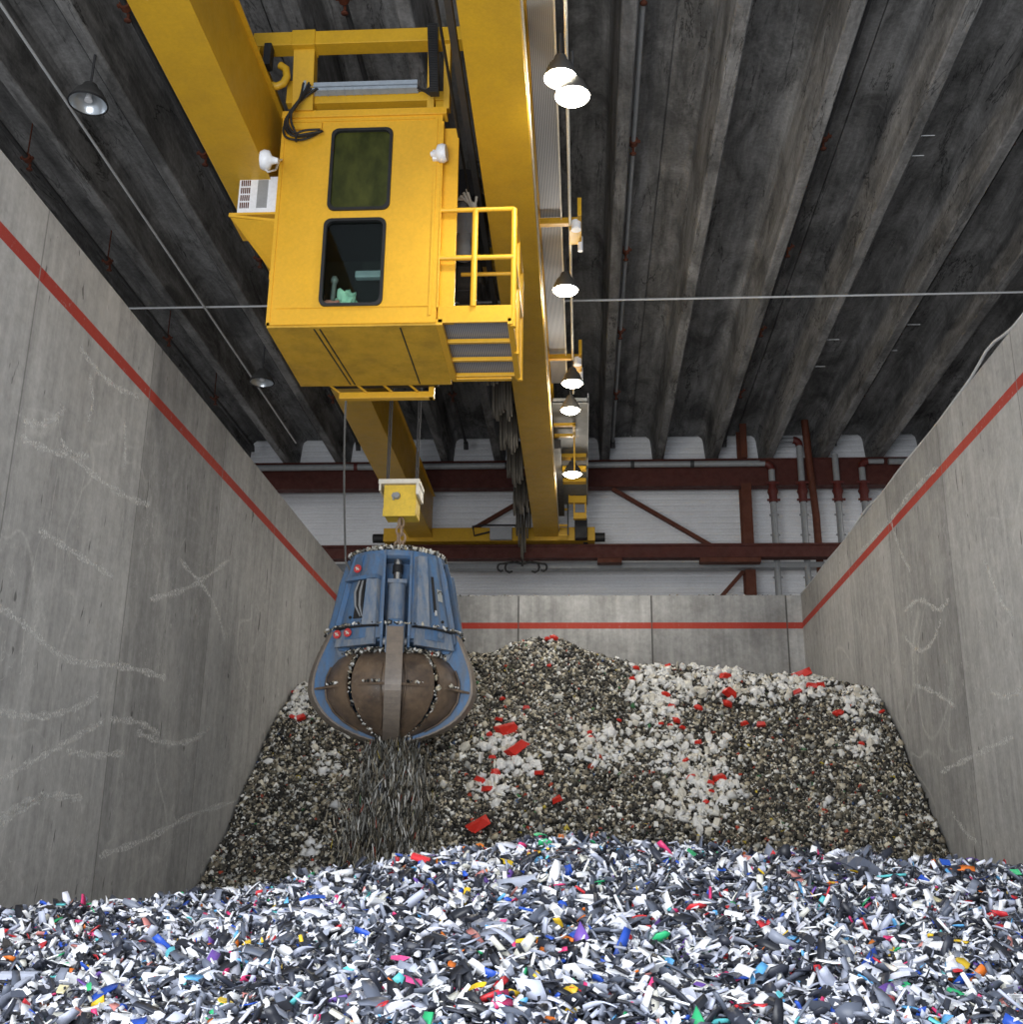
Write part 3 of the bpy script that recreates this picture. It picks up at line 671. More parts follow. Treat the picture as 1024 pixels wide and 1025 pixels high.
for i in range(6):
    a = atY(318-2*i, 90, CY-.15); b_ = atY(300+i, 100+i, CY-.15); c = atY(285+1.5*i, 122, CY-.12); d = atY(288+2*i, 138+.6*i, CY-.1); e_ = atY(304, 141-i, CY-.08); f_ = atY(322, 132+1.2*i, CY-.05)
    pts = [a, b_, (b_+c)/2+Vector((-.01, 0, 0)), c, (c+d)/2+Vector((-.03, 0, 0)), d, e_, f_]
    if i == 5: pts = pts[:6]+[atY(300, 142, CY-.06), atY(301, 149, CY-.06)]
    pts = [q_+Vector((.02*math.sin(i*2.1+n_), -.03*i, .02*math.cos(i*1.7+n_*.8))) for n_, q_ in enumerate(pts)]
    MB().tube(chaikin(pts), .015, 8).build('black_hose', M['rubber'], cab)
MB().box(atY(290, 125, CY).x, atY(323, 125, CY).x, CY-.04, CY-.01, atY(300, 131, CY).z, atY(300, 125, CY).z).build('hose_bracket', M['cabyellow'], cab)
# lights on the cab: left one on the side and right one by the post
def horn(c, d, name='cab_light'):
    c = Vector(c); d = Vector(d).normalized()
    MB().tube([c, c+d*.04, c+d*.10, c+d*.13, c+d*.20], [.10, .12, .11, .05, .03], 18).build(name, M['white'], cab)
horn(atY(261, 160, 11.15), (1, .1, -.02)); MB().tube([atY(268, 161, 11.15), atY(274, 161, 11.4), atY(282, 160, CY-.01)], .014, 8).build('light_arm', M['white'], cab)
MB().tube([atY(263, 167, 11.15), atY(268, 172, 11.2), atY(276, 170, 11.5), atY(280, 160, CY-.05)], .012, 8).build('cab_light_cable', M['white'], cab)
c = atY(447, 153, CY-.08); horn(c+Vector((.0, 0, 0)), (-1, .1, 0))
q = atY(436, 154, CY-.05); MB().box(q.x-.04, q.x+.04, CY-.06, CY, q.z-.08, q.z+.06).build('light_bracket', M['white'], cab, .01)
# left bracket shelf with air unit
sh = MB(); bx = CX0; a = atY(229, 213, CY); lx = a.x; sz = a.z
sh.box(lx, bx, CY+.0, CY+.62, sz-.03, sz)
sh.prism([(lx, sz-.02), (bx, sz-.1), (bx, sz-.14), (lx+.0, sz-.05)], (0, CY, 0), (1, 0, 0), (0, 0, 1), (0, .02, 0))
sh.add([(lx, CY, sz-.03), (bx, CY, sz-.14), (bx, CY+.6, sz-.55), (lx+.42, CY+.6, sz-.50)], [(0, 1, 2, 3)])
sh.box(lx+.40, bx, CY+.55, CY+.60, sz-.62, sz-.5)
sh.build('shelf_bracket', M['cabyellow'], cab, .004)
ac = thing('air_unit', 'white louvred air unit box standing on the bracket left of the cab', 'air conditioner', ((lx+bx)/2, CY+.3, sz))
ax0, ax1, az1 = atY(236, 213, CY).x, bx-.005, atY(240, 177, CY+.02).z
MB().box(ax0, ax1, CY+.03, CY+.5, sz, az1).build('housing', M['white'], ac, .008)
lw = MB(); hw = ax1-ax0; hh = az1-sz
for r_ in range(4):
    for c_ in range(5):
        x = ax0+hw*(.06+.05*c_); z = az1-hh*(.10+.20*r_); lw.box(x, x+hw*.028, CY+.022, CY+.031, z-hh*.15, z)
lw.build('louvre', M['steelbrown'], ac)
MB().box(ax0+hw*.48, ax0+hw*.74, CY+.02, CY+.031, sz+hh*.15, sz+hh*.9).build('vent_panel', M['galv'], ac)
# platform to the right with grating, railing
PX0, PX1, PY0, PY1, PZ = CX1+.02, -.80, CY+.0, 13.70, CZ0
pfm = MB().box(PX0, PX1, PY0, PY0+.03, PZ-.0, PZ+.22)
for y in (12.62, 13.14, 13.62): pfm.box(PX0, PX1+.02, y, y+.05, PZ-.01, PZ+.04)
pfm.box(PX0-.02, PX0+.06, PY0, PY1, PZ-.03, PZ+.05).box(PX1-.05, PX1+.02, PY0, PY1, PZ-.03, PZ+.05).box(PX0, PX1-.1, PY1-.03, PY1+.05, PZ-.03, PZ+.02)
plat = pfm.build('platform', M['cabyellow'], cab, .005)
q = MB().box(PX0, PX1, PY0+.03, PY1, PZ+.06, PZ+.08).build('platform_grating', M['grate'], cab); q.parent = plat; q.location = (0, 0, 0)
rl = MB(); zt_, zm = 7.69, 7.03
xr_ = PX1+.015
rl.tube([(CX1, PY0+.02, zt_), (xr_, PY0+.02, zt_), (xr_, PY0+.2, zt_-.0)], .03, 10).tube([(CX1, PY0+.02, zm), (xr_, PY0+.02, zm)], .032, 10)
rl.tube([((PX0+PX1)/2-.02, PY0, PZ+.2), ((PX0+PX1)/2-.02, PY0+.02, zt_)], .038, 10)
rl.tube([(xr_, PY0+.2, zt_), (xr_, PY1, zt_)], .03, 10).tube([(xr_, PY0+.02, zm), (xr_, PY1, zm)], .03, 10)
rl.tube([(xr_, PY0+.05, PZ-.05), (xr_, PY0+.02, zt_)], .036, 10).tube([(xr_, (PY0+PY1)/2, PZ-.05), (xr_, (PY0+PY1)/2, zt_)], .034, 10).tube([(xr_, PY1, PZ-.05), (xr_, PY1, zt_)], .036, 10)
rl.tube([(xr_, PY1, zt_), (CX1+.1, PY1, zt_)], .028, 10).tube([(xr_, PY1, zm), (CX1+.3, PY1, zm), (CX1+.3, PY1, PZ)], .028, 10)
rl.build('railing', M['cabyellow'], cab)
# rear: bar and struts, plus a black box standing in for the gap's shade
rr = MB().box(-3.25, -1.98, 14.02, 14.12, 6.03, 6.12).box(-2.03, -1.96, 14.0, 14.12, 6.03, 6.28)
for x in (-3.22, -2.85, -2.5, -2.15): rr.bar((x-.14, CYB, CZ0), (x, 14.07, 6.10), .025, .025)
rr.build('rear_bar', M['cabyellow'], cab, .004)
MB().box(CX0+.3, CX1-.2, CYB, CYB+.2, CZ0+.02, CZ0+.2).build('rear_gap_shade', M['dark'], cab)

# power cable from the cab to the grab
A = Vector((-3.17, 14.1, 6.05)); pts = [A]
for i in range(1, 12):
    f = i/11; p = atY(346-1.5*math.sin(f*PI), 400+(562-400)*f, 14.1+1.5*f); pts.append(p)
pts += [atY(351, 572, 15.6), atY(358, 580, 15.5)]
tag(MB().tube(pts, .014, 8).build('power_cable', M['darkcable']), 'grey power cable hanging from the cab rear bar to the blue grab', 'cable')

# ------------------------------------------------------------------ hook block and chain
GX, GY = -2.68, 16.0
hb = thing('hook_block', 'yellow square hook block with cream top plate above the blue grab', 'hook block', (GX, GY, 5.0))
MB().box(-2.90, -2.42, GY-.22, GY+.22, 5.03, 5.48).build('block_body', M['blockyellow'], hb, .01)
MB().prism([(-2.80, 5.08), (-2.44, 5.44), (-2.43, 5.46), (-2.43, 5.08)], (0, GY-.235, 0), (1, 0, 0), (0, 0, 1), (0, .02, 0)).build('cover_plate', M['blockyellow'], hb)
MB().box(-2.98, -2.37, GY-.26, GY+.26, 5.49, 5.56).box(-2.42, -2.38, GY-.26, GY+.26, 5.32, 5.49).box(-2.97, -2.94, GY-.26, GY+.26, 5.38, 5.49).build('top_plate', M['cream'], hb, .006)
MB().tube([(-2.70, GY-.24, 5.30), (-2.70, GY-.29, 5.30)], [.055, .045], 12).tube([(-2.75, GY-.235, 5.30), (-2.75, GY-.26, 5.30)], .03, 10).box(-2.765, -2.735, GY-.25, GY-.23, 5.24, 5.35).build('bolt', M['galv'], hb)
MB().box(-2.90, -2.42, GY-.24, GY-.22, 4.99, 5.10).build('lower_lip', M['blockyellow'], hb)
for o_ in hb.children: o_.location.z -= .085
ct = thing('lifting_chain', 'rusty lifting chain between the hook block and the blue grab', 'chain', (GX, GY, 4.5))
def link(c, flip, s=.075):
    pts = []
    for i in range(17):
        a_ = 2*PI*i/16; x = s*.55*math.cos(a_); z = s*math.sin(a_)
        pts.append((c[0]+(x if not flip else 0), c[1]+(0 if not flip else x), c[2]+z))
    return MB().tube(pts, .018, 6, False)
for k_, dx in enumerate((-.025, .035)):
    for i in range(6):
        link((GX+dx*(i*.4+.2)+.02, GY-.05, 4.86-.12*i), (i+k_) % 2 == 0).build('chain_link', M['chain'], ct)

# ------------------------------------------------------------------ the blue grab
A0 = math.atan2(-GY, -GX)           # azimuth of the tine that faces the camera
gb = thing('grapple_grab', 'blue five tined hydraulic scrap grab with brown scoured bowl', 'grab', (GX, GY, 1.66))
O = Vector((GX, GY, 0)); Zv = Vector((0, 0, 1))
def dirs(a): return Vector((math.cos(a), math.sin(a), 0)), Vector((-math.sin(a), math.cos(a), 0))
hf = MB()
hf.lathe([(0, 4.36), (.64, 4.36), (.69, 4.40), (.69, 4.48), (.60, 4.50), (.0, 4.50)], (GX, GY, 0), 40)
hf.lathe([(.36, 3.1), (.36, 4.4)], (GX, GY, 0), 24).lathe([(.2, 3.08), (.80, 3.10), (.80, 3.16), (.2, 3.18)], (GX, GY, 0), 30)
for i in range(5):
    d, t = dirs(A0+2*PI*i/5)
    for s_ in (-1, 1):
        hf.prism([(.3, 4.46), (.70, 4.46), (.80, 4.1), (.86, 3.75), (.93, 3.4), (.95, 3.15), (.86, 3.0), (.5, 3.0), (.3, 3.2)], O+t*(s_*.185-.016), d, Zv, t*.032)
hf.build('head_frame', M['blue'], gb, .004)
# cover panels between the tines
for i in range(5):
    d0, t0 = dirs(A0+2*PI*i/5); d1, t1 = dirs(A0+2*PI*(i+1)/5)
    def pt(f, z):
        r_ = .66+(4.40-z)/(4.40-3.10)*.26
        a = O+d0*r_+t0*.19; b_ = O+d1*r_-t1*.19
        p = a.lerp(b_, f); mid = Vector((math.cos(A0+2*PI*(i+.5)/5), math.sin(A0+2*PI*(i+.5)/5), 0))
        bul = .10*math.sin(f*PI)**.6
        p = p+mid*bul; return Vector((p.x, p.y, z))
    mid = Vector((math.cos(A0+2*PI*(i+.5)/5), math.sin(A0+2*PI*(i+.5)/5), 0))
    mb = MB(); N = 8; zs = [4.42, 4.1, 3.8, 3.5, 3.3, 3.12]
    v_ = []; f_ = []
    for z in zs:
        for j in range(N+1): v_.append(pt(j/N, z))
    n1 = len(v_); v_ += [p-mid*.04 for p in v_]
    for r_ in range(len(zs)-1):
        for j in range(N): a = r_*(N+1)+j; f_ += [(a, a+1, a+N+2, a+N+1), (a+n1, a+N+1+n1, a+N+2+n1, a+1+n1)]
    for j in range(N): f_ += [(j, j+n1, j+1+n1, j+1)]
    L_ = (len(zs)-1)*(N+1)
    for j in range(N): f_ += [(L_+j, L_+j+1, L_+j+1+n1, L_+j+n1)]
    mb.add(v_, f_)
    pn = mb.build('side_panel', M['blue'] if i in (0, 4) else M['blue2'], gb)
    es = pn.modifiers.new('b', 'BEVEL'); es.width = .004; es.limit_method = 'ANGLE'
    def strip(f0, f1, z0, z1, out, name, mat, th=.03, bev=.004):
        a, b_ = pt(f0, z0)+mid*out, pt(f1, z0)+mid*out; c, e = pt(f1, z1)+mid*out, pt(f0, z1)+mid*out
        mb = MB(); q = [a, b_, c, e]; q2 = [p+mid*th for p in q]
        mb.add(q+q2, [(0, 1, 2, 3), (7, 6, 5, 4), (0, 4, 5, 1), (1, 5, 6, 2), (2, 6, 7, 3), (3, 7, 4, 0)])
        o = mb.build(name, M[mat], gb, bev); o.parent = pn; o.location = (0, 0, 0); return o
    # folded centre rib, ledge, slots
    front_right = (i == 0); front_left = (i == 4)
    if front_left:
        strip(.03, .97, 4.00, 4.06, .0, 'ledge', 'blue', .16)
        strip(.42, .72, 3.42, 3.98, .004, 'open_slot', 'dark', .02)
        strip(.72, .97, 3.3, 4.0, .01, 'cover_rib', 'blue2', .09)
        strip(.04, .40, 4.08, 4.40, .01, 'raised_cover', 'blue', .03)
        for q_ in range(4):
            mb = MB().tube([pt(.48+.05*q_, 3.98)+mid*.05, pt(.45+.07*q_, 3.8)+mid*.09, pt(.5+.05*q_, 3.6)+mid*.07, pt(.62+.02*q_, 3.44)+mid*.03], .02, 8)
            o = mb.build('hose', M['rubber' if q_ % 2 else 'galv'], gb); o.parent = pn; o.location = (0, 0, 0)
    elif front_right:
        strip(.05, .30, 3.3, 4.38, .0, 'cover_rib', 'blue2', .09)
        strip(.50, .57, 3.55, 4.1, .0, 'open_slot', 'dark', .015)
        strip(.52, .56, 3.50, 3.58, .0, 'handle_end', 'lightpipe', .03)
    else: strip(.2, .45, 3.3, 4.3, .0, 'cover_rib', 'blue2', .09)
    # lower ledge with scrap on it
    strip(.03, .97, 3.28, 3.31, .0, 'ledge', 'dark', .10)
    strip(.08, .92, 3.02, 3.27, -.02, 'lower_cover', 'blue2', .06)
    def disc(f, z, r_, name, mat, out=.03):
        c = pt(f, z)+mid*out; mb = MB().tube([c, c+mid*.012], r_, 16)
        o = mb.build(name, M[mat], gb); o.parent = pn; o.location = (0, 0, 0); return c
    if front_left:
        for f, z in ((.36, 4.18), (.42, 3.20), (.14, 3.20)):
            c = disc(f, z, .062, 'warning_disc', 'reddisc', .07)
            tt = mid.cross(Zv)
            o = MB().bar(c+mid*.016-tt*.028-Zv*.02, c+mid*.016+tt*.028+Zv*.02, .02, .006, mid).bar(c+mid*.016-tt*.012+Zv*.02, c+mid*.016+tt*.018-Zv*.022, .012, .006, mid).build('disc_mark', M['cream'], gb); o.parent = pn; o.location = (0, 0, 0)
        disc(.36, 3.44, .022, 'hole', 'dark', .03)
    if front_right:
        disc(.68, 3.42, .022, 'hole', 'dark', .03); disc(.55, 3.2, .045, 'boss', 'blue2', .06)
        strip(.66, .82, 3.74, 3.92, .0, 'rating_plate', 'plate', .012, 0)
        c = pt(.74, 3.86)+mid*.02; tt = mid.cross(Zv)
        arc = [c+tt*(.035*math.cos(a_))+Zv*(.035*math.sin(a_)) for a_ in np.linspace(-.3, PI+.3, 9)]
        o = MB().tube(arc, .006, 6).build('plate_emblem', M['dark'], gb); o.parent = pn; o.location = (0, 0, 0)
# cylinders
for i in range(5):
    d, t = dirs(A0+2*PI*i/5)
    p = lambda r_, z: O+d*r_+Zv*z
    cy = MB().tube([p(.56, 3.98), p(.62, 3.55), p(.70, 3.22)], [.125, .13, .12], 20).bar(p(.55, 4.02), p(.56, 3.96), .27, .27, d).build('cylinder', M['blue2'], gb)
    q = MB().tube([p(.52, 4.40), p(.56, 4.0)], .06, 16).build('piston_rod', M['rod'], gb); q.parent = cy; q.location = (0, 0, 0)
    q = MB().tube([p(.525, 4.28), p(.54, 4.16)], .075, 16).build('rod_collar', M['dark'], gb); q.parent = cy; q.location = (0, 0, 0)
    q = MB()
    for s_ in (-1, 1): q.prism([(.66, 3.36), (.86, 3.36), (.92, 3.1), (.84, 2.92), (.62, 2.95)], O+t*(s_*.10-.03), d, Zv, t*.06)
    q = q.build('clevis', M['blue2'], gb, .004); q.parent = cy; q.location = (0, 0, 0)
    q = MB().tube([p(.84, 3.08)-t*.16, p(.84, 3.08)+t*.16], .05, 14).build('pin', M['galv'], gb); q.parent = cy; q.location = (0, 0, 0)
for o_ in [gb]+[c for c in gb.children_recursive]:
    if o_.type == 'MESH':
        for v_ in o_.data.vertices: v_.co.z = 2.95+(v_.co.z-3.1)*.957
# tines: shell, spine and stiffeners
outer = [(.80, 3.24), (.91, 3.24), (.97, 3.08), (1.04, 2.92), (1.12, 2.72), (1.165, 2.56), (1.185, 2.40), (1.18, 2.26), (1.10, 2.10), (.98, 1.96), (.82, 1.85), (.62, 1.76), (.40, 1.69), (.18, 1.65), (.04, 1.65)]
_o = chaikin([Vector(p) for p in outer], 1); outer = [(p.x, p.y) for p in _o]
inner = [(.04, 1.72), (.22, 1.74), (.40, 1.79), (.60, 1.92), (.78, 2.08), (.90, 2.26), (.93, 2.42), (.88, 2.6), (.78, 2.76), (.72, 2.95)]
# the front tine's spine is flush with its shell, so it is thinner radially
shell = [(.58, 2.86), (.74, 2.82), (.85, 2.74), (.94, 2.62), (1.0, 2.47), (1.01, 2.33), (.98, 2.18), (.87, 2.02), (.71, 1.89), (.52, 1.79), (.33, 1.72), (.18, 1.68), (.06, 1.675)]
for i in range(5):
    a = A0+2*PI*i/5; d, t = dirs(a)
    tn = MB()
    tw = .10
    poly = outer+inner
    tn.prism(poly, O-t*tw, d, Zv, t*2*tw, 0, None)
    # worn outer edge strip
    for j in range(4, len(outer)-1):
        (r0, z0), (r1, z1) = outer[j], outer[j+1]
        nx = Vector((z0-z1, r1-r0)).normalized() if False else None
        q = [O+d*(r0+.012)+Zv*z0-t*(tw+.012), O+d*(r1+.012)+Zv*(z1-.008)-t*(tw+.012), O+d*(r1+.012)+Zv*(z1-.008)+t*(tw+.012), O+d*(r0+.012)+Zv*z0+t*(tw+.012)]
        q2 = [x_-d*.035+Zv*.012 for x_ in q]
        tn.add(q+q2, [(0, 1, 2, 3), (7, 6, 5, 4), (0, 4, 5, 1), (1, 5, 6, 2), (2, 6, 7, 3), (3, 7, 4, 0)], mi=1)
    sp_ = tn.build('tine', [M['blue'], M['wornedge']], gb, .004)
    sh_ = MB(); h = math.radians(33.5)
    sh_.lathe(shell, (GX, GY, 0), 14, a-h, a+h); sh_.lathe([(r_-.035, z+.01) for r_, z in shell], (GX, GY, 0), 14, a-h, a+h)
    for aa in (a-h, a+h):
        dd, _ = dirs(aa)
        for j in range(len(shell)-1):
            r0, z0 = shell[j]; r1, z1 = shell[j+1]
            sh_.add([O+dd*r0+Zv*z0, O+dd*r1+Zv*z1, O+dd*(r1-.035)+Zv*(z1+.01), O+dd*(r0-.035)+Zv*(z0+.01)], [(0, 1, 2, 3)])
    so = sh_.build('shell', M['worn'], gb); so.parent = sp_; so.location = (0, 0, 0)
    st = MB()
    for s_ in (-1, 1):
        p0 = O+d*.92+Zv*2.36+t*s_*tw; p1 = O+d*1.15+Zv*2.33+t*s_*tw; aa = a+s_*math.radians(27); dd, _ = dirs(aa); p2 = O+dd*1.02+Zv*2.35
        st.add([p0, p1, p2, p0-Zv*.03, p1-Zv*.03, p2-Zv*.03], [(0, 1, 2), (5, 4, 3), (0, 3, 4, 1), (1, 4, 5, 2), (2, 5, 3, 0)])
        # inner guard strip following the shell
        pts = [O+d*(r_+.01)+Zv*z+t*s_*(tw+.05+.02*math.sin(j)) for j, (r_, z) in enumerate(shell[3:10])]
        st.tube(pts, .014, 6)
    q = st.build('stiffener', M['worn'], gb); q.parent = sp_; q.location = (0, 0, 0)

# ------------------------------------------------------------------ lamps
def lamp_geo(root, c, D, lit, rod):
    x, y, z = c; r = D/2
    MB().lathe([(r, 0), (r*1.02, .01), (r*.95, .06), (r*.72, .17), (r*.42, .25), (r*.36, .30), (r*.2, .32), (0, .33)], (x, y, z), 28).build('lamp_shade', M['lampshade'], root)
    if lit:
        MB().lathe([(0, -.07), (r*.5, -.055), (r*.85, -.02), (r*1.0, .02), (r*.96, .05), (0, .06)], (x, y, z), 28).build('lamp_lens', M['lampglow'], root)
    else:
        MB().lathe([(r*.97, .012), (r*.85, .09), (r*.5, .17), (0, .19)], (x, y, z), 28).build('reflector', M['lampoff'], root)
        MB().tube([(x, y, z+.17), (x, y, z+.05)], [.03, .055], 12).build('bulb', M['white'], root)
        MB().lathe([(r*.96, -.004), (r*1.03, -.004), (r*1.03, .012), (r*.96, .012)], (x, y, z), 28).build('rim', M['dark'], root)
    MB().tube([(x, y, z+.32), (x, y, z+.32+rod)], .018, 8).build('rod', M['darkpipe'], root)
ll = ['lit round lamp nearest the camera, hanging close under the top edge, left of the pair', 'lit round lamp touching the nearest one, right of the pair', 'single lit round lamp level with the cab platform', 'lit round lamp just above the far service platform', 'lit round lamp over the edge of the far grey service platform', 'farthest lit round lamp, in front of the far platform brackets']
for i, (u, v_, z, D, pw) in enumerate(((561, 79, 8.6, .38, 60), (573, 97, 8.4, .40, 60), (566, 291, 8.6, .40, 60), (573, 384, 8.6, .40, 60), (571, 411, 8.5, .38, 60), (573, 475, 8.5, .42, 60))):
    p = atZ(u, v_, z)
    t = thing('high_bay_lamp', ll[i], 'lamp', (p.x, p.y, z), 'lit lamps beside the right girder')
    lamp_geo(t, p, D, True, .14 if i > 3 else .30)
    l = bpy.data.lights.new('lamp_light', 'SPOT'); l.energy = 190; l.color = (1, .95, .86); l.spot_size = math.radians(165); l.spot_blend = .6; l.shadow_soft_size = .16
    lo = bpy.data.objects.new('lamp_light', l); C.objects.link(lo); lo.parent = t; lo.location = (0, 0, -.12)
    l2 = bpy.data.lights.new('lamp_glow', 'POINT'); l2.energy = 40; l2.color = (1, .93, .80); l2.shadow_soft_size = .12
    lo = bpy.data.objects.new('lamp_glow', l2); C.objects.link(lo); lo.parent = t; lo.location = (0, 0, -.25)
for i, (u, v_, z) in enumerate(((88, 104, 9.9), (262, 383, 9.9))):
    p = atZ(u, v_, z)
    t = thing('high_bay_lamp', ('unlit round lamp at upper left with visible reflector', 'unlit round lamp between the left wall and the cab')[i], 'lamp', (p.x, p.y, z), 'unlit lamps over the left wall')
    lamp_geo(t, p, .52, False, 1.4)

# ------------------------------------------------------------------ heaps of shredded plastic
def interp(x, xs, ys): return np.interp(x, xs, ys)
def fbm(x, y, s, seed):
    o = 0; a = 1
    for i in range(3):
        th = seed+i*1.7; o = o+a*np.sin(x*s*math.cos(th)*2+y*s*math.sin(th)*2+seed*3+i)*np.cos(x*s*math.sin(th)*1.7-y*s*math.cos(th)*1.9+seed*5); s *= 1.9; a *= .5
    return o
def h_back(x, y):
    x = np.asarray(x, float); y = np.asarray(y, float)
    zc = interp(x, [-5.2, -4.6, -3.3, -2.05, -1.5, -.9, -.5, .13, .7, 1.3, 2.1, 3.2, 4.2, 5.06], [3.05, 3.2, 3.4, 3.68, 3.70, 3.93, 3.93, 3.68, 3.5, 3.42, 3.38, 3.28, 3.26, 3.05])
    s = zc-.80*(20.05-y)+.12*fbm(x, y, .8, 2.0)*(y < 20.4)
    p = zc-.02*(y-20.4)
    k_ = .35; hh = np.clip(.5+.5*(p-s)/k_, 0, 1)
    return np.maximum(p*(1-hh)+s*hh-k_*hh*(1-hh)*.9+.03*fbm(x, y, 2.5, 1.0), ZF+.01)
def h_front(x, y):
    x = np.asarray(x, float); y = np.asarray(y, float)
    zc = interp(x, [-5.2, -4, -3.49, -2.28, -1.6, -1.09, -.2, .68, 1.54, 2.39, 3.2, 5.1], [-.34, -.34, -.30, -.19, -.08, .03, .16, .11, .09, .03, .04, .0])
    s = zc-(7-y)*(.13+.05*interp(x, [-3, 0, 3], [0, 1, 1])) - .0*y
    p = zc-(y-7)*.75
    return np.maximum(np.where(y < 7, s, p)+.022*fbm(x, y, 3.2, 4.0), ZF+.01)
def surf_pt(u, v, h, ya, yb):
    d = ray(u, v); n_ = 1500
    for i in range(n_):
        y = ya+(yb-ya)*i/n_; q = d*(y/d.y)
        if q.z <= float(h(q.x, q.y)): return Vector((q.x, q.y, float(h(q.x, q.y))))
    return None

# templates: (verts Nx3 roughly unit size lying in XY, faces)
def tpl_plate(seed, nside, curve, th=.05, asp=.55, jag=.3):
    r = random.Random(seed); pts = []
    for i in range(nside):
        a = 2*PI*i/nside+r.uniform(-.25, .25); rad = .5*(1-jag*r.random()); pts.append((rad*math.cos(a), rad*math.sin(a)*asp))
    top = [(x, y, curve*(x*x)*2+th/2) for x, y in pts]; bot = [(x, y, z-th) for x, y, z in top]
    v = top+bot+[(0, 0, th/2), (0, 0, -th/2)]; n = nside; f = []
    for i in range(n): j = (i+1) % n; f += [(2*n, i, j), (2*n+1, n+j, n+i), (i, n+i, n+j, j)]
    return np.array(v), f
def tpl_strip(seed, curve, w=.14, th=.05, n=5, tw=0):
    v = []; f = []
    for i in range(n):
        x = -.5+i/(n-1); z = curve*(1-4*x*x)*.5; a = tw*x; c, s = math.cos(a), math.sin(a); ww = w*(1-.5*abs(x))
        for dy, dz in ((-ww, -th/2), (ww, -th/2), (ww, th/2), (-ww, th/2)): v.append((x, dy*c-dz*s, z+dy*s+dz*c))
    for i in range(n-1):
        for k_ in range(4): a = 4*i+k_; b_ = 4*i+(k_+1) % 4; f.append((a, b_, b_+4, a+4))
    f += [(3, 2, 1, 0), (4*n-4, 4*n-3, 4*n-2, 4*n-1)]; return np.array(v), f
def tpl_chunk(seed, asp=(1, .7, .5)):
    r = random.Random(seed); v = []
    for s in ((-1, -1, -1), (1, -1, -1), (1, 1, -1), (-1, 1, -1), (-1, -1, 1), (1, -1, 1), (1, 1, 1), (-1, 1, 1)):
        v.append([.5*s[i]*asp[i]*(1-.45*r.random()) for i in range(3)])
    return np.array(v), [(0, 3, 2, 1), (4, 5, 6, 7), (0, 1, 5, 4), (1, 2, 6, 5), (2, 3, 7, 6), (3, 0, 4, 7)]
def tpl_half_tube(seed, n=7, arc=2.6, L=1.0, r=.2, th=.04):
    v = []; f = []
    for s in (-L/2, L/2):
        for rr in (r, r-th):
            for i in range(n): a = -arc/2+arc*i/(n-1); v.append((s, rr*math.sin(a), rr*math.cos(a)-r*.4))
    for i in range(n-1): f += [(i, i+1, 2*n+i+1, 2*n+i), (n+i, 3*n+i, 3*n+i+1, n+i+1), (i, n+i, n+i+1, i+1), (2*n+i, 2*n+i+1, 3*n+i+1, 3*n+i)]
    f += [(0, 2*n, 3*n, n), (n-1, 2*n-1, 4*n-1, 3*n-1)]; return np.array(v), f
FT = [tpl_plate(1, 6, .12), tpl_plate(2, 5, .0, .05, .7, .5), tpl_plate(3, 7, .22, .04, .45), tpl_plate(4, 4, .05, .05, .6, .4), tpl_plate(5, 8, -.15, .05, .8, .55), tpl_plate(11, 5, .25, .04, .35, .3),
      tpl_strip(1, .14), tpl_strip(2, .0, .08, .06), tpl_strip(3, .25, .16, .04, 6, 1.0), tpl_half_tube(1), tpl_half_tube(2, 6, 1.8, .8, .35), tpl_plate(17, 6, .1, .05, .9, .6)]
FTW = [1.3, 1.3, 1.2, 1.3, 1.2, 1.2, .8, 1.0, .6, .35, .35, 1.2]
CT = [tpl_chunk(1), tpl_chunk(2, (1, .4, .4)), tpl_chunk(3, (1, .8, .25)), tpl_plate(7, 5, .2, .12, .6, .4), tpl_chunk(5, (1, .9, .8)), tpl_plate(8, 4, .0, .10, .7, .5)]

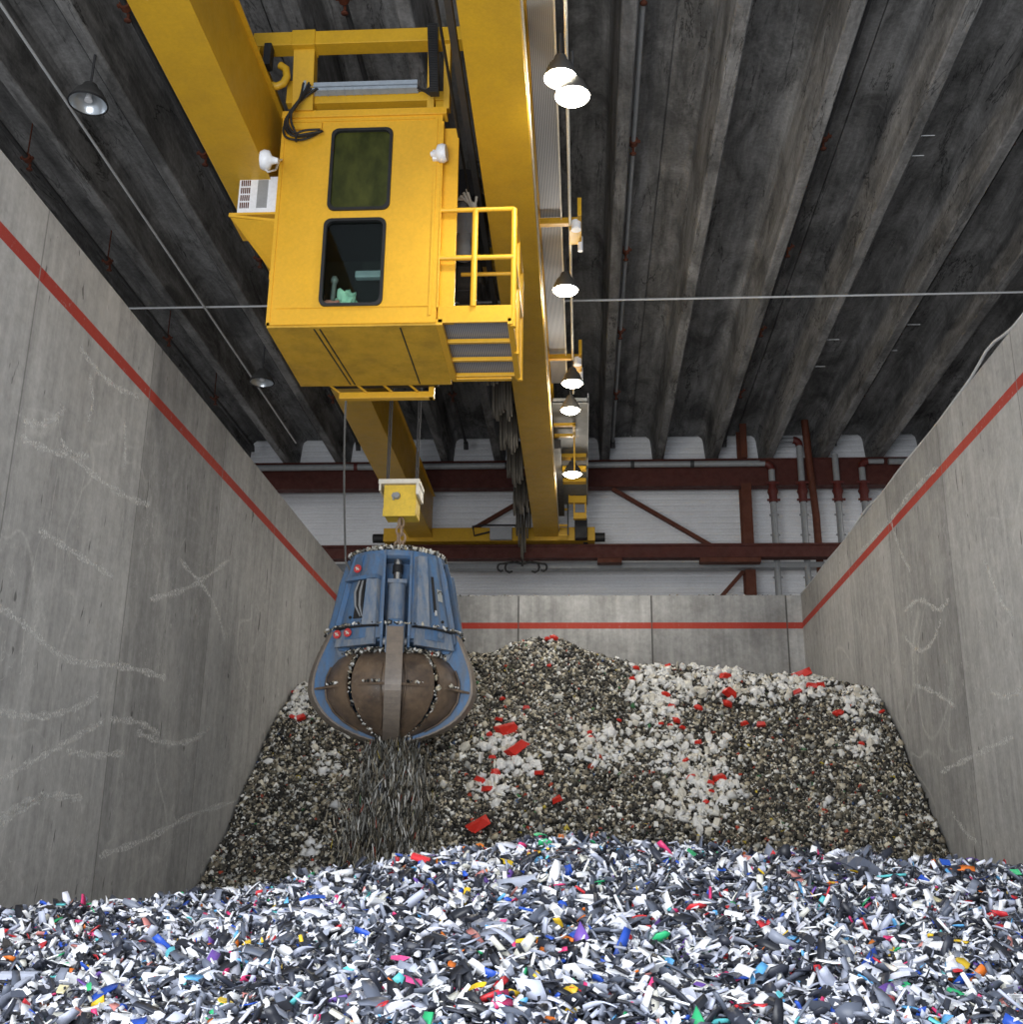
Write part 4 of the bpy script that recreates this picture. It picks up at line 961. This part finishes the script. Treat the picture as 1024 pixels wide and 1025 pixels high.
def rand_rots(n, tilt):
    yaw = RNG.uniform(0, 2*PI, n); px = RNG.normal(0, tilt, n); py = RNG.normal(0, tilt, n)
    cy, sy = np.cos(yaw), np.sin(yaw); Z = np.zeros(n); I = np.ones(n)
    Rz = np.stack([np.stack([cy, -sy, Z], -1), np.stack([sy, cy, Z], -1), np.stack([Z, Z, I], -1)], 1)
    c, s = np.cos(px), np.sin(px); Rx = np.stack([np.stack([I, Z, Z], -1), np.stack([Z, c, -s], -1), np.stack([Z, s, c], -1)], 1)
    c, s = np.cos(py), np.sin(py); Ry = np.stack([np.stack([c, Z, s], -1), np.stack([Z, I, Z], -1), np.stack([-s, Z, c], -1)], 1)
    # spin in the flake's own plane first, then tip it, then turn the tip direction
    return Ry@Rx@Rz
class Scatter:
    def __init__(s): s.V = []; s.F = []; s.Cc = []; s.n = 0
    def add(s, tpl, pos, size, rot, col, slope=None):
        tv, tf = tpl; n = len(pos)
        if n == 0: return
        v = np.einsum('nij,kj->nki', rot, tv)*size[:, None, None]
        if slope is not None: v = np.einsum('ij,nkj->nki', slope, v)
        v = v+pos[:, None, :]; kv = len(tv)
        s.V.append(v.reshape(-1, 3)); s.Cc.append(np.repeat(col, kv, 0))
        base = s.n+np.arange(n)*kv
        for f in tf:
            fa = np.array(f); s.F.append((len(f), (base[:, None]+fa[None, :])))
        s.n += n*kv
    def grid(s, x0, x1, y0, y1, st, h, col, drop=.03):
        xs = np.arange(x0, x1+st, st); ys = np.arange(y0, y1+st, st); X, Y = np.meshgrid(xs, ys); Zz = h(X, Y)-drop
        Zz = np.where(X < XL-.0, Zz, Zz)
        v = np.stack([X, Y, Zz], -1).reshape(-1, 3); a, b_ = X.shape
        I = np.arange(a*b_).reshape(a, b_); q = np.stack([I[:-1, :-1], I[:-1, 1:], I[1:, 1:], I[1:, :-1]], -1).reshape(-1, 4)
        s.V.append(v); s.Cc.append(np.repeat(np.array([col]), len(v), 0)); s.F.append((4, q+s.n)); s.n += len(v)
    def build(s, name, mat):
        V = np.concatenate(s.V); Cc = np.concatenate(s.Cc)
        loops = np.concatenate([f.reshape(-1) for _, f in s.F]); sizes = np.concatenate([np.full(len(f), k_) for k_, f in s.F])
        me = bpy.data.meshes.new(name); me.vertices.add(len(V)); me.vertices.foreach_set('co', V.astype(np.float32).ravel())
        me.loops.add(len(loops)); me.loops.foreach_set('vertex_index', loops.astype(np.int32))
        me.polygons.add(len(sizes)); st = np.concatenate([[0], np.cumsum(sizes)[:-1]]); me.polygons.foreach_set('loop_start', st.astype(np.int32)); me.polygons.foreach_set('loop_total', sizes.astype(np.int32))
        me.update(calc_edges=True)
        at = me.color_attributes.new('Col', 'FLOAT_COLOR', 'POINT')
        at.data.foreach_set('color', np.concatenate([Cc, np.ones((len(Cc), 1))], 1).astype(np.float32).ravel())
        me.materials.append(mat); o = bpy.data.objects.new(name, me); C.objects.link(o); return o
def pick(cols, wts, n, jit=.15):
    w_ = np.array(wts, float); w_ /= w_.sum(); i = RNG.choice(len(cols), n, p=w_); c = np.array(cols)[i]
    return np.clip(c*RNG.uniform(1-jit, 1+jit, (n, 1)), 0, 1)

FC = [(.86, .87, .90), (.72, .74, .84), (.42, .45, .56), (.10, .115, .155), (.03, .034, .05), (.018, .020, .028), (.20, .22, .28), (.70, .69, .62),
      (.02, .08, .45), (.10, .35, .65), (.55, .03, .04), (.62, .04, .16), (.75, .50, .03), (.65, .16, .02), (.03, .40, .16), (.12, .55, .58), (.16, .08, .36), (.55, .22, .20)]
FW = [21, 12, 10, 15, 22, 19, 9, 2, 1.6, 1.0, .9, .7, .6, .7, .35, .5, .5, .6]
def slope_mat(s):   # tilt a flat flake to lie on ground rising towards +Y
    a = math.atan(s); c, n_ = math.cos(a), math.sin(a); return np.array([[1, 0, 0], [0, c, -n_], [0, n_, c]])
S = Scatter(); S.grid(-5.17, 5.05, 2.4, 10.9, .06, h_front, (.03, .032, .04), .03)
NF = 72000
for ti, tp in enumerate(FT):
    n_ = int(NF*FTW[ti]/sum(FTW))
    y = 2.9+5.3*RNG.random(n_)**1.25; x = (RNG.random(n_)*2-1)*(.52*y+.45)-.06*y
    ok = (x > XL+.05) & (x < XR-.05); x, y = x[ok], y[ok]; n_ = len(x)
    size = np.clip(RNG.lognormal(math.log(.045 if ti < 6 or ti > 8 else .078), .48, n_), .018, .15)*(.72 if ti >= 9 else 1)
    z = h_front(x, y)+RNG.uniform(-.02, .035, n_)
    S.add(tp, np.stack([x, y, z], -1), size, rand_rots(n_, .75), pick(FC, FW, n_), slope_mat(.12))
fh = S.build('shredded_plastic_heap', M['flake'])
tag(fh, 'nearest heap of white, grey and black shredded plastic flakes', 'scrap heap', kind='stuff')

# individually built flakes on the front heap (the ones that show largest)
def tpl_mesh(name, tpl, mat):
    me = bpy.data.meshes.new(name); me.from_pydata([tuple(v) for v in tpl[0]], [], tpl[1]); me.materials.append(mat); return me
def drop(name, tpl, mat, p, size, rot, label, cat, group, asp=None):
    key = (id(tpl), mat.name)
    if key not in _meshes: _meshes[key] = tpl_mesh(name, tpl, mat)
    o = bpy.data.objects.new(name, _meshes[key]); C.objects.link(o); o.location = p; o.rotation_euler = rot; o.scale = (size,)*3
    return tag(o, label, cat, group)
_meshes = {}
fcol = {'white': (.86, .87, .90), 'pale lavender': (.70, .72, .83), 'grey': (.38, .41, .50), 'charcoal': (.07, .08, .11), 'black': (.02, .022, .03),
        'yellow': (.80, .55, .03), 'red': (.60, .03, .04), 'pink': (.70, .08, .26), 'green': (.05, .50, .20), 'blue': (.02, .10, .52), 'cyan': (.15, .60, .68), 'orange': (.75, .20, .02), 'purple': (.20, .10, .45), 'cream': (.75, .68, .42)}
heroes = [  # u, v, colour, template, size px, words
    (507, 873, 'yellow', 10, 16, 'yellow cup shaped plastic piece just below the heap crest, centre'),
    (692, 862, 'green', 3, 22, 'bright green flat piece near the crest, right of centre'),
    (541, 834, 'green', 6, 20, 'green strip on the very crest, centre'),
    (1016, 882, 'green', 3, 16, 'small green piece at the right edge of the front heap'),
    (527, 955, 'yellow', 5, 30, 'long yellow orange sliver in the middle of the front heap'),
    (477, 1003, 'yellow', 6, 26, 'thin yellow sliver near the bottom edge, left of centre'),
    (226, 1017, 'yellow', 0, 22, 'yellow piece at the bottom edge, lower left'),
    (62, 1003, 'cream', 3, 26, 'cream yellow piece at lower left'),
    (97, 938, 'red', 4, 18, 'crimson crumpled piece at left, below the left wall'),
    (42, 957, 'red', 0, 22, 'bright red torn piece at far left'),
    (4, 942, 'red', 1, 14, 'red piece cut by the left edge'),
    (112, 890, 'orange', 4, 14, 'orange lump on the crest at left'),
    (400, 973, 'pink', 5, 26, 'crimson pink flake right of the grey tube'),
    (413, 998, 'pink', 10, 22, 'light pink curved piece near the bottom centre'),
    (504, 934, 'pink', 1, 12, 'magenta lump in the middle of the front heap'),
    (384, 1021, 'red', 0, 22, 'red piece at the bottom edge, left of centre'),
    (313, 909, 'blue', 6, 26, 'blue strip near the crest, left of centre'),
    (403, 865, 'blue', 5, 22, 'blue strip under the falling scrap'),
    (530, 922, 'blue', 7, 22, 'blue upright strip in the middle of the front heap'),
    (722, 880, 'blue', 0, 14, 'blue flake beside the bright green piece'),
    (945, 872, 'blue', 3, 22, 'royal blue piece beside a white one, at right on the crest'),
    (172, 966, 'cyan', 10, 20, 'cyan curved piece at left in the front heap'),
    (350, 983, 'cyan', 3, 16, 'cyan flake above the grey tube'),
    (572, 940, 'orange', 0, 10, 'small orange flake in the middle right'),
    (480, 855, 'orange', 0, 14, 'orange flake on the crest left of the green strip'),
    (422, 868, 'red', 9, 22, 'red folded piece on the crest below the grab'),
    (700, 1000, 'purple', 3, 18, 'purple flake near the bottom, right of centre'),
    (832, 893, 'yellow', 5, 14, 'small yellow sliver at right of the front heap'),
    (872, 957, 'orange', 6, 18, 'orange strip at lower right'),
    (958, 985, 'red', 0, 14, 'small red flake at lower right'),
    (780, 1010, 'cyan', 0, 16, 'cyan flake at the bottom, right'),
    (640, 930, 'red', 6, 16, 'short red strip right of centre'),
    (337, 1003, 'grey', 9, 24, 'grey half tube near the bottom, left of centre'),
    (858, 877, 'charcoal', 8, 50, 'large dark twisted slab on the crest at right'),
    (935, 910, 'cream', 3, 26, 'large cream flake at right'),
    (517, 893, 'grey', 9, 40, 'long grey tube piece below the yellow cup'),
    (20, 990, 'grey', 9, 40, 'grey curved tube piece at lower left edge'),
    (90, 1000, 'green', 6, 18, 'pale green strip at lower left'),
]
rr_ = random.Random(5)
for u, v_, c, ti, px_, words in heroes:
    p = surf_pt(u, v_, h_front, 3.0, 8.5)
    if p is None: p = surf_pt(u, v_+10, h_front, 3.0, 8.5)
    if p is None: continue
    p = p+Vector((0, -.02, .045)); sz = px_*p.length/FPX*.92
    drop('plastic_flake', FT[ti], colmat(c+' plastic', fcol[c]), p, sz, (rr_.uniform(.3, .9), rr_.uniform(-.3, .3), rr_.uniform(-1.2, 1.2)), words, 'plastic flake', 'flakes on the front heap')
cw = ['white']*9+['pale lavender']*4+['grey']*3+['charcoal']*5+['black']*3
shape_word = {0: 'bent plate', 1: 'flat plate', 2: 'curved plate', 3: 'square plate', 4: 'rounded plate', 5: 'narrow plate', 6: 'strip', 7: 'straight strip', 8: 'twisted strip', 9: 'half tube', 10: 'shallow trough', 11: 'broad plate'}
for i in range(300-len(heroes)):
    u = rr_.uniform(5, 1019); v_ = 1020-145*rr_.random()**1.3
    p = surf_pt(u, v_, h_front, 3.0, 8.5)
    if p is None: continue
    c = rr_.choice(cw); ti = rr_.randrange(12); near = 'near the bottom of the photo' if v_ > 960 else 'halfway up the front heap' if v_ > 910 else 'towards the crest of the front heap'
    side = 'left third' if u < 341 else 'middle third' if u < 683 else 'right third'
    p = p+Vector((0, -.02, .035)); sz = rr_.uniform(.07, .125)*(.7 if ti >= 9 else 1)
    drop('plastic_flake', FT[ti], colmat(c+' plastic', fcol[c]), p, sz, (rr_.uniform(0, .9), rr_.uniform(-.5, .5), rr_.uniform(-3, 3)), '%s %s of plastic %s, %s' % (c, shape_word[ti], near, side), 'plastic flake', 'flakes on the front heap')

# back heap
GC = [(.025, .024, .022), (.05, .045, .038), (.11, .10, .075), (.22, .19, .14), (.42, .37, .27), (.62, .57, .46), (.75, .74, .70), (.30, .30, .28), (.40, .06, .03), (.45, .35, .05), (.06, .10, .2), (.06, .2, .08)]
GW = [24, 15, 13, 9, 8, 7, 9, 8, .6, .35, .25, .2]
S = Scatter(); S.grid(-5.17, 5.05, 13.2, 25.95, .12, h_back, (.03, .028, .025), .05)
def white_density(u, v):
    """patches of pale foam scrap on the heap, given as blobs"""
    blobs = [(650, 695, 22, 26), (665, 725, 22, 22), (690, 760, 38, 25), (705, 795, 38, 28), (700, 820, 30, 14), (700, 690, 45, 14), (740, 692, 55, 16), (800, 688, 35, 12), (855, 705, 26, 16), (862, 742, 18, 20), (655, 675, 20, 10),
             (500, 748, 26, 18), (515, 770, 26, 16), (490, 790, 22, 14), (597, 745, 22, 18), (610, 760, 22, 12), (300, 695, 14, 12), (295, 705, 14, 18), (325, 765, 16, 14), (740, 670, 50, 7), (640, 745, 14, 8), (310, 850, 14, 10)]
    d = np.zeros_like(u)
    for a, b_, c, e in blobs: d = np.maximum(d, np.exp(-((u-a)/c)**2-((v-b_)/e)**2))
    return d
Rm = np.array([list(R_), list(U_), list(F_)])
def project(P_):
    q = P_@Rm.T; return 512+FPX*q[:, 0]/q[:, 2], 512.5-FPX*q[:, 1]/q[:, 2]
NG = 190000
for ti, tp in enumerate(CT):
    n_ = NG//len(CT)
    y = RNG.uniform(14.2, 21.4, n_); x = RNG.uniform(XL+.05, XR-.05, n_)
    size = np.clip(RNG.lognormal(math.log(.050), .36, n_), .02, .13)
    z = h_back(x, y)+RNG.uniform(-.03, .04, n_)
    S.add(tp, np.stack([x, y, z], -1), size, rand_rots(n_, .9), pick(GC, GW, n_, .25), slope_mat(.8))
# pale foam pieces beyond the individually built ones
n_ = 36000; y = RNG.uniform(14.4, 21.4, n_); x = RNG.uniform(XL+.1, XR-.1, n_); z = h_back(x, y)+.03
Pw = np.stack([x, y, z], -1); uu, vv = project(Pw); dens = white_density(uu, vv)
ok = RNG.random(n_) < np.clip(dens*1.0-.25, .006, .42); Pw = Pw[ok]; dens = dens[ok]; n_ = len(Pw)
wcol = pick([(.74, .73, .70), (.66, .64, .58), (.60, .60, .60), (.78, .78, .78)], [4, 2, 2, 3], n_, .1)
sz = np.clip(RNG.lognormal(math.log(.085), .38, n_), .04, .20)
for ti in range(len(CT)):
    m_ = np.arange(n_) % len(CT) == ti
    S.add(CT[ti], Pw[m_]+np.array([0, -.02, .02]), sz[m_], rand_rots(int(m_.sum()), .8), wcol[m_], slope_mat(.8))
bh = S.build('granulate_heap', M['grain'])
tag(bh, 'large dark speckled heap of granulated scrap against the concrete walls', 'scrap heap', kind='stuff')
# individual pale chunks and red chunks on the back heap
def tpl_foam(seed):
    v = []; f = []; r = random.Random(seed)
    bm = bmesh.new(); bmesh.ops.create_icosphere(bm, subdivisions=2, radius=.5)
    for q in bm.verts:
        d = 1+.55*mnoise.noise(q.co*3.2+Vector((seed*3.1, 0, 0))); q.co = Vector((q.co.x*d, q.co.y*d*.75, q.co.z*d*.6))
    bm.verts.index_update(); v = np.array([tuple(q.co) for q in bm.verts]); f = [tuple(x.index for x in fa.verts) for fa in bm.faces]; bm.free(); return v, f
FOAM = [tpl_foam(i) for i in range(6)]+[CT[0], CT[2], tpl_half_tube(4, 6, 2.2, .9, .3)]
zones = [((560, 640, 725, 780), 'in the small pale patch at the heap centre', 22), ((465, 550, 725, 810), 'in the pale patch right of the grab', 50), ((628, 680, 668, 740), 'at the top of the broad pale streak', 45), ((650, 745, 740, 838), 'in the lower part of the broad pale streak', 85), ((660, 835, 668, 710), 'along the pale band under the back wall', 60), ((830, 885, 690, 765), 'in the pale patch beside the right wall', 30), ((284, 345, 685, 860), 'left of the grab by the left wall', 8)]
cnt = 0
for (u0, u1, v0, v1), where, num in zones:
    k_ = 0; tries = 0
    while k_ < num and tries < 4000:
        tries += 1; u = rr_.uniform(u0, u1); v_ = rr_.uniform(v0, v1)
        if rr_.random() > float(white_density(np.array([u]), np.array([v_]))[0])*1.1: continue
        p = surf_pt(u, v_, h_back, 14, 22)
        if p is None: continue
        k_ += 1; sz = rr_.uniform(.09, .19); ti = rr_.randrange(len(FOAM))
        drop('foam_chunk', FOAM[ti], colmat('off white foam' if k_ % 3 else 'cream foam', (.76, .75, .72) if k_ % 3 else (.68, .64, .55), .7), p+Vector((0, -.04, .05)), sz, (rr_.uniform(0, 3), rr_.uniform(0, 3), rr_.uniform(0, 3)),
             'off white torn foam chunk '+where, 'foam chunk', 'pale chunks '+where)
reds = [(555, 643, 9, 'on the highest summit of the back heap'), (548, 644, 7, None), (637, 667, 7, 'alone on the ridge at the left end of the pale band'), (669, 671, 7, 'on the ridge above the pale band'), (726, 681, 12, 'standing tall on the ridge, centre of the pale band'), (802, 680, 17, 'long and flat on the right ridge'),
        (812, 691, 12, None), (821, 690, 10, None), (798, 697, 10, None), (730, 699, 14, None), (728, 709, 11, None), (699, 713, 9, None), (745, 729, 8, None), (762, 730, 10, None), (840, 718, 9, None), (836, 719, 7, None), (882, 717, 6, None), (862, 749, 6, None),
        (667, 700, 9, None), (672, 712, 8, None), (677, 726, 9, None), (662, 729, 6, None), (671, 731, 6, None), (683, 733, 6, None), (699, 748, 8, None), (686, 766, 7, None), (692, 783, 9, None), (720, 784, 14, None), (711, 789, 8, None), (706, 808, 7, None), (712, 797, 6, None), (633, 684, 7, None),
        (508, 735, 20, 'upper of two long slabs right of the grab'), (518, 754, 20, 'lower of two long slabs right of the grab'), (490, 740, 7, None), (500, 725, 8, None), (527, 713, 8, None), (493, 763, 8, None), (496, 778, 11, None), (481, 786, 12, None), (488, 795, 12, None), (540, 779, 10, None),
        (592, 744, 9, None), (590, 738, 6, None), (558, 806, 12, 'alone low on the heap, right of centre'), (479, 832, 20, 'long and studded, low on the heap just above the front crest'), (503, 704, 6, None), (550, 671, 5, None), (620, 726, 5, None),
        (302, 723, 10, None), (293, 722, 7, None), (295, 697, 6, None)]
for u, v_, px_, where in reds:
    p = surf_pt(u, v_, h_back, 14, 26)
    if p is None: p = surf_pt(u, v_+6, h_back, 14, 26)
    if p is None: continue
    sz = px_*p.length/FPX*(1.3 if px_ >= 17 else 1.0); tp = CT[1] if px_ >= 17 else FOAM[rr_.randrange(6)] if px_ % 2 else CT[0]
    w_ = where or ('in the pale patch right of the grab' if u < 560 and u > 400 else 'left of the grab by the left wall' if u < 400 else 'in the small pale patch at the heap centre' if u < 625 else 'in the broad pale streak' if u < 722 else 'in the pale band under the back wall' if u < 800 else 'beside the right wall')
    drop('red_chunk', tp, colmat('bright red plastic', (.62, .030, .018)), p+Vector((0, -.06, .07)), sz, (rr_.uniform(-.4, .4), rr_.uniform(-.9, -.2) if px_ > 16 else rr_.uniform(-.5, .5), rr_.uniform(-.6, .6)),
         'bright red plastic chunk '+w_, 'plastic chunk', 'red chunks on the back heap')

# scrap pouring out of the grab, and crumbs caught on it
S = Scatter()
def stream(n_, vert):
    f = RNG.random(n_); z = 1.72-f*1.75
    wdt = .30+.35*f; x = GX+.04+RNG.normal(0, .34, n_)*wdt*1.25+RNG.uniform(-.05, .05, n_)-.02*f; y = GY+RNG.normal(0, .32, n_)*wdt*1.4
    return np.stack([x, y, z], -1)
for ti in range(len(CT)):
    n_ = 3600; P_ = stream(n_, 1); sz = np.clip(RNG.lognormal(math.log(.062), .35, n_), .03, .15); rt = rand_rots(n_, .25)
    up = np.array([[0, 0, 1], [0, 1, 0], [-1, 0, 0.]]); S.add((CT[ti][0]*np.array([2.2, .28, .28]), CT[ti][1]), P_, sz, np.einsum('nij,jk->nik', rt, up), pick(GC, [10, 14, 16, 12, 6, 6, 9, 26, .6, .3, .2, .1], n_, .2))
o = S.build('falling_scrap', M['grain']); tag(o, 'stream of loose scrap pouring down from the closed grab', 'falling scrap', kind='stuff')
S = Scatter()
def crumbs(P_, s0=.045):
    P_ = np.array(P_); n_ = len(P_)
    for ti in range(4):
        q = P_[ti::4]; m_ = len(q); S.add(CT[ti], q, np.clip(RNG.lognormal(math.log(s0), .35, m_), .02, .10), rand_rots(m_, 1.0), pick(GC, [14, 8, 6, 6, 8, 9, 22, 10, .5, .3, .2, .1], m_, .2))
pts = []
for i in range(5):
    a = A0+2*PI*(i+.5)/5
    for j in range(110):
        f = random.random()*(len(shell)-1.01); k_ = int(f); r0, z0 = shell[k_]; r1, z1 = shell[k_+1]; r_ = r0+(r1-r0)*(f-k_); z = z0+(z1-z0)*(f-k_)
        aa = a+random.gauss(0, .022)+.03*math.sin(z*4); pts.append((GX+math.cos(aa)*(r_-.01), GY+math.sin(aa)*(r_-.01), z))
for j in range(1100):
    a = random.uniform(0, 2*PI); r_ = random.uniform(.66, .82); pts.append((GX+math.cos(a)*r_, GY+math.sin(a)*r_, 2.86-.25*(r_-.66)+random.uniform(-.02, .03)))
for j in range(900):
    a = random.uniform(0, 2*PI); r_ = .70-abs(random.gauss(0, .05)); pts.append((GX+math.cos(a)*r_, GY+math.sin(a)*r_, 4.30+random.uniform(-.01, .025)))
for i in range(5):
    for s_ in (-1, 1):
        for j in range(14):
            a = A0+2*PI*i/5+s_*random.uniform(.17, .42); r_ = random.uniform(1.0, 1.06); pts.append((GX+math.cos(a)*r_, GY+math.sin(a)*r_, 2.37))
for j in range(260):
    a = random.uniform(0, 2*PI); r_ = random.uniform(.93, 1.0); pts.append((GX+math.cos(a)*r_, GY+math.sin(a)*r_, 3.17))
crumbs(pts)
o = S.build('scrap_crumbs', M['grain']); tag(o, 'pale and black scrap crumbs caught on the ledges and seams of the grab', 'scrap crumbs', kind='stuff')
# crumbs on the top edge of the back wall
S = Scatter(); x = RNG.uniform(-3.2, 5.0, 420)**1; x = np.where(RNG.random(420) < .5, RNG.uniform(-3, -.9, 420), x)
crumbs(np.stack([x, np.full(420, YB+.06)+RNG.uniform(-.03, .1, 420), np.full(420, ZT+.012)], -1), .035)
o = S.build('wall_top_crumbs', M['grain']); tag(o, 'pale crumbs of scrap lying on the top edge of the back concrete wall', 'scrap crumbs', kind='stuff')
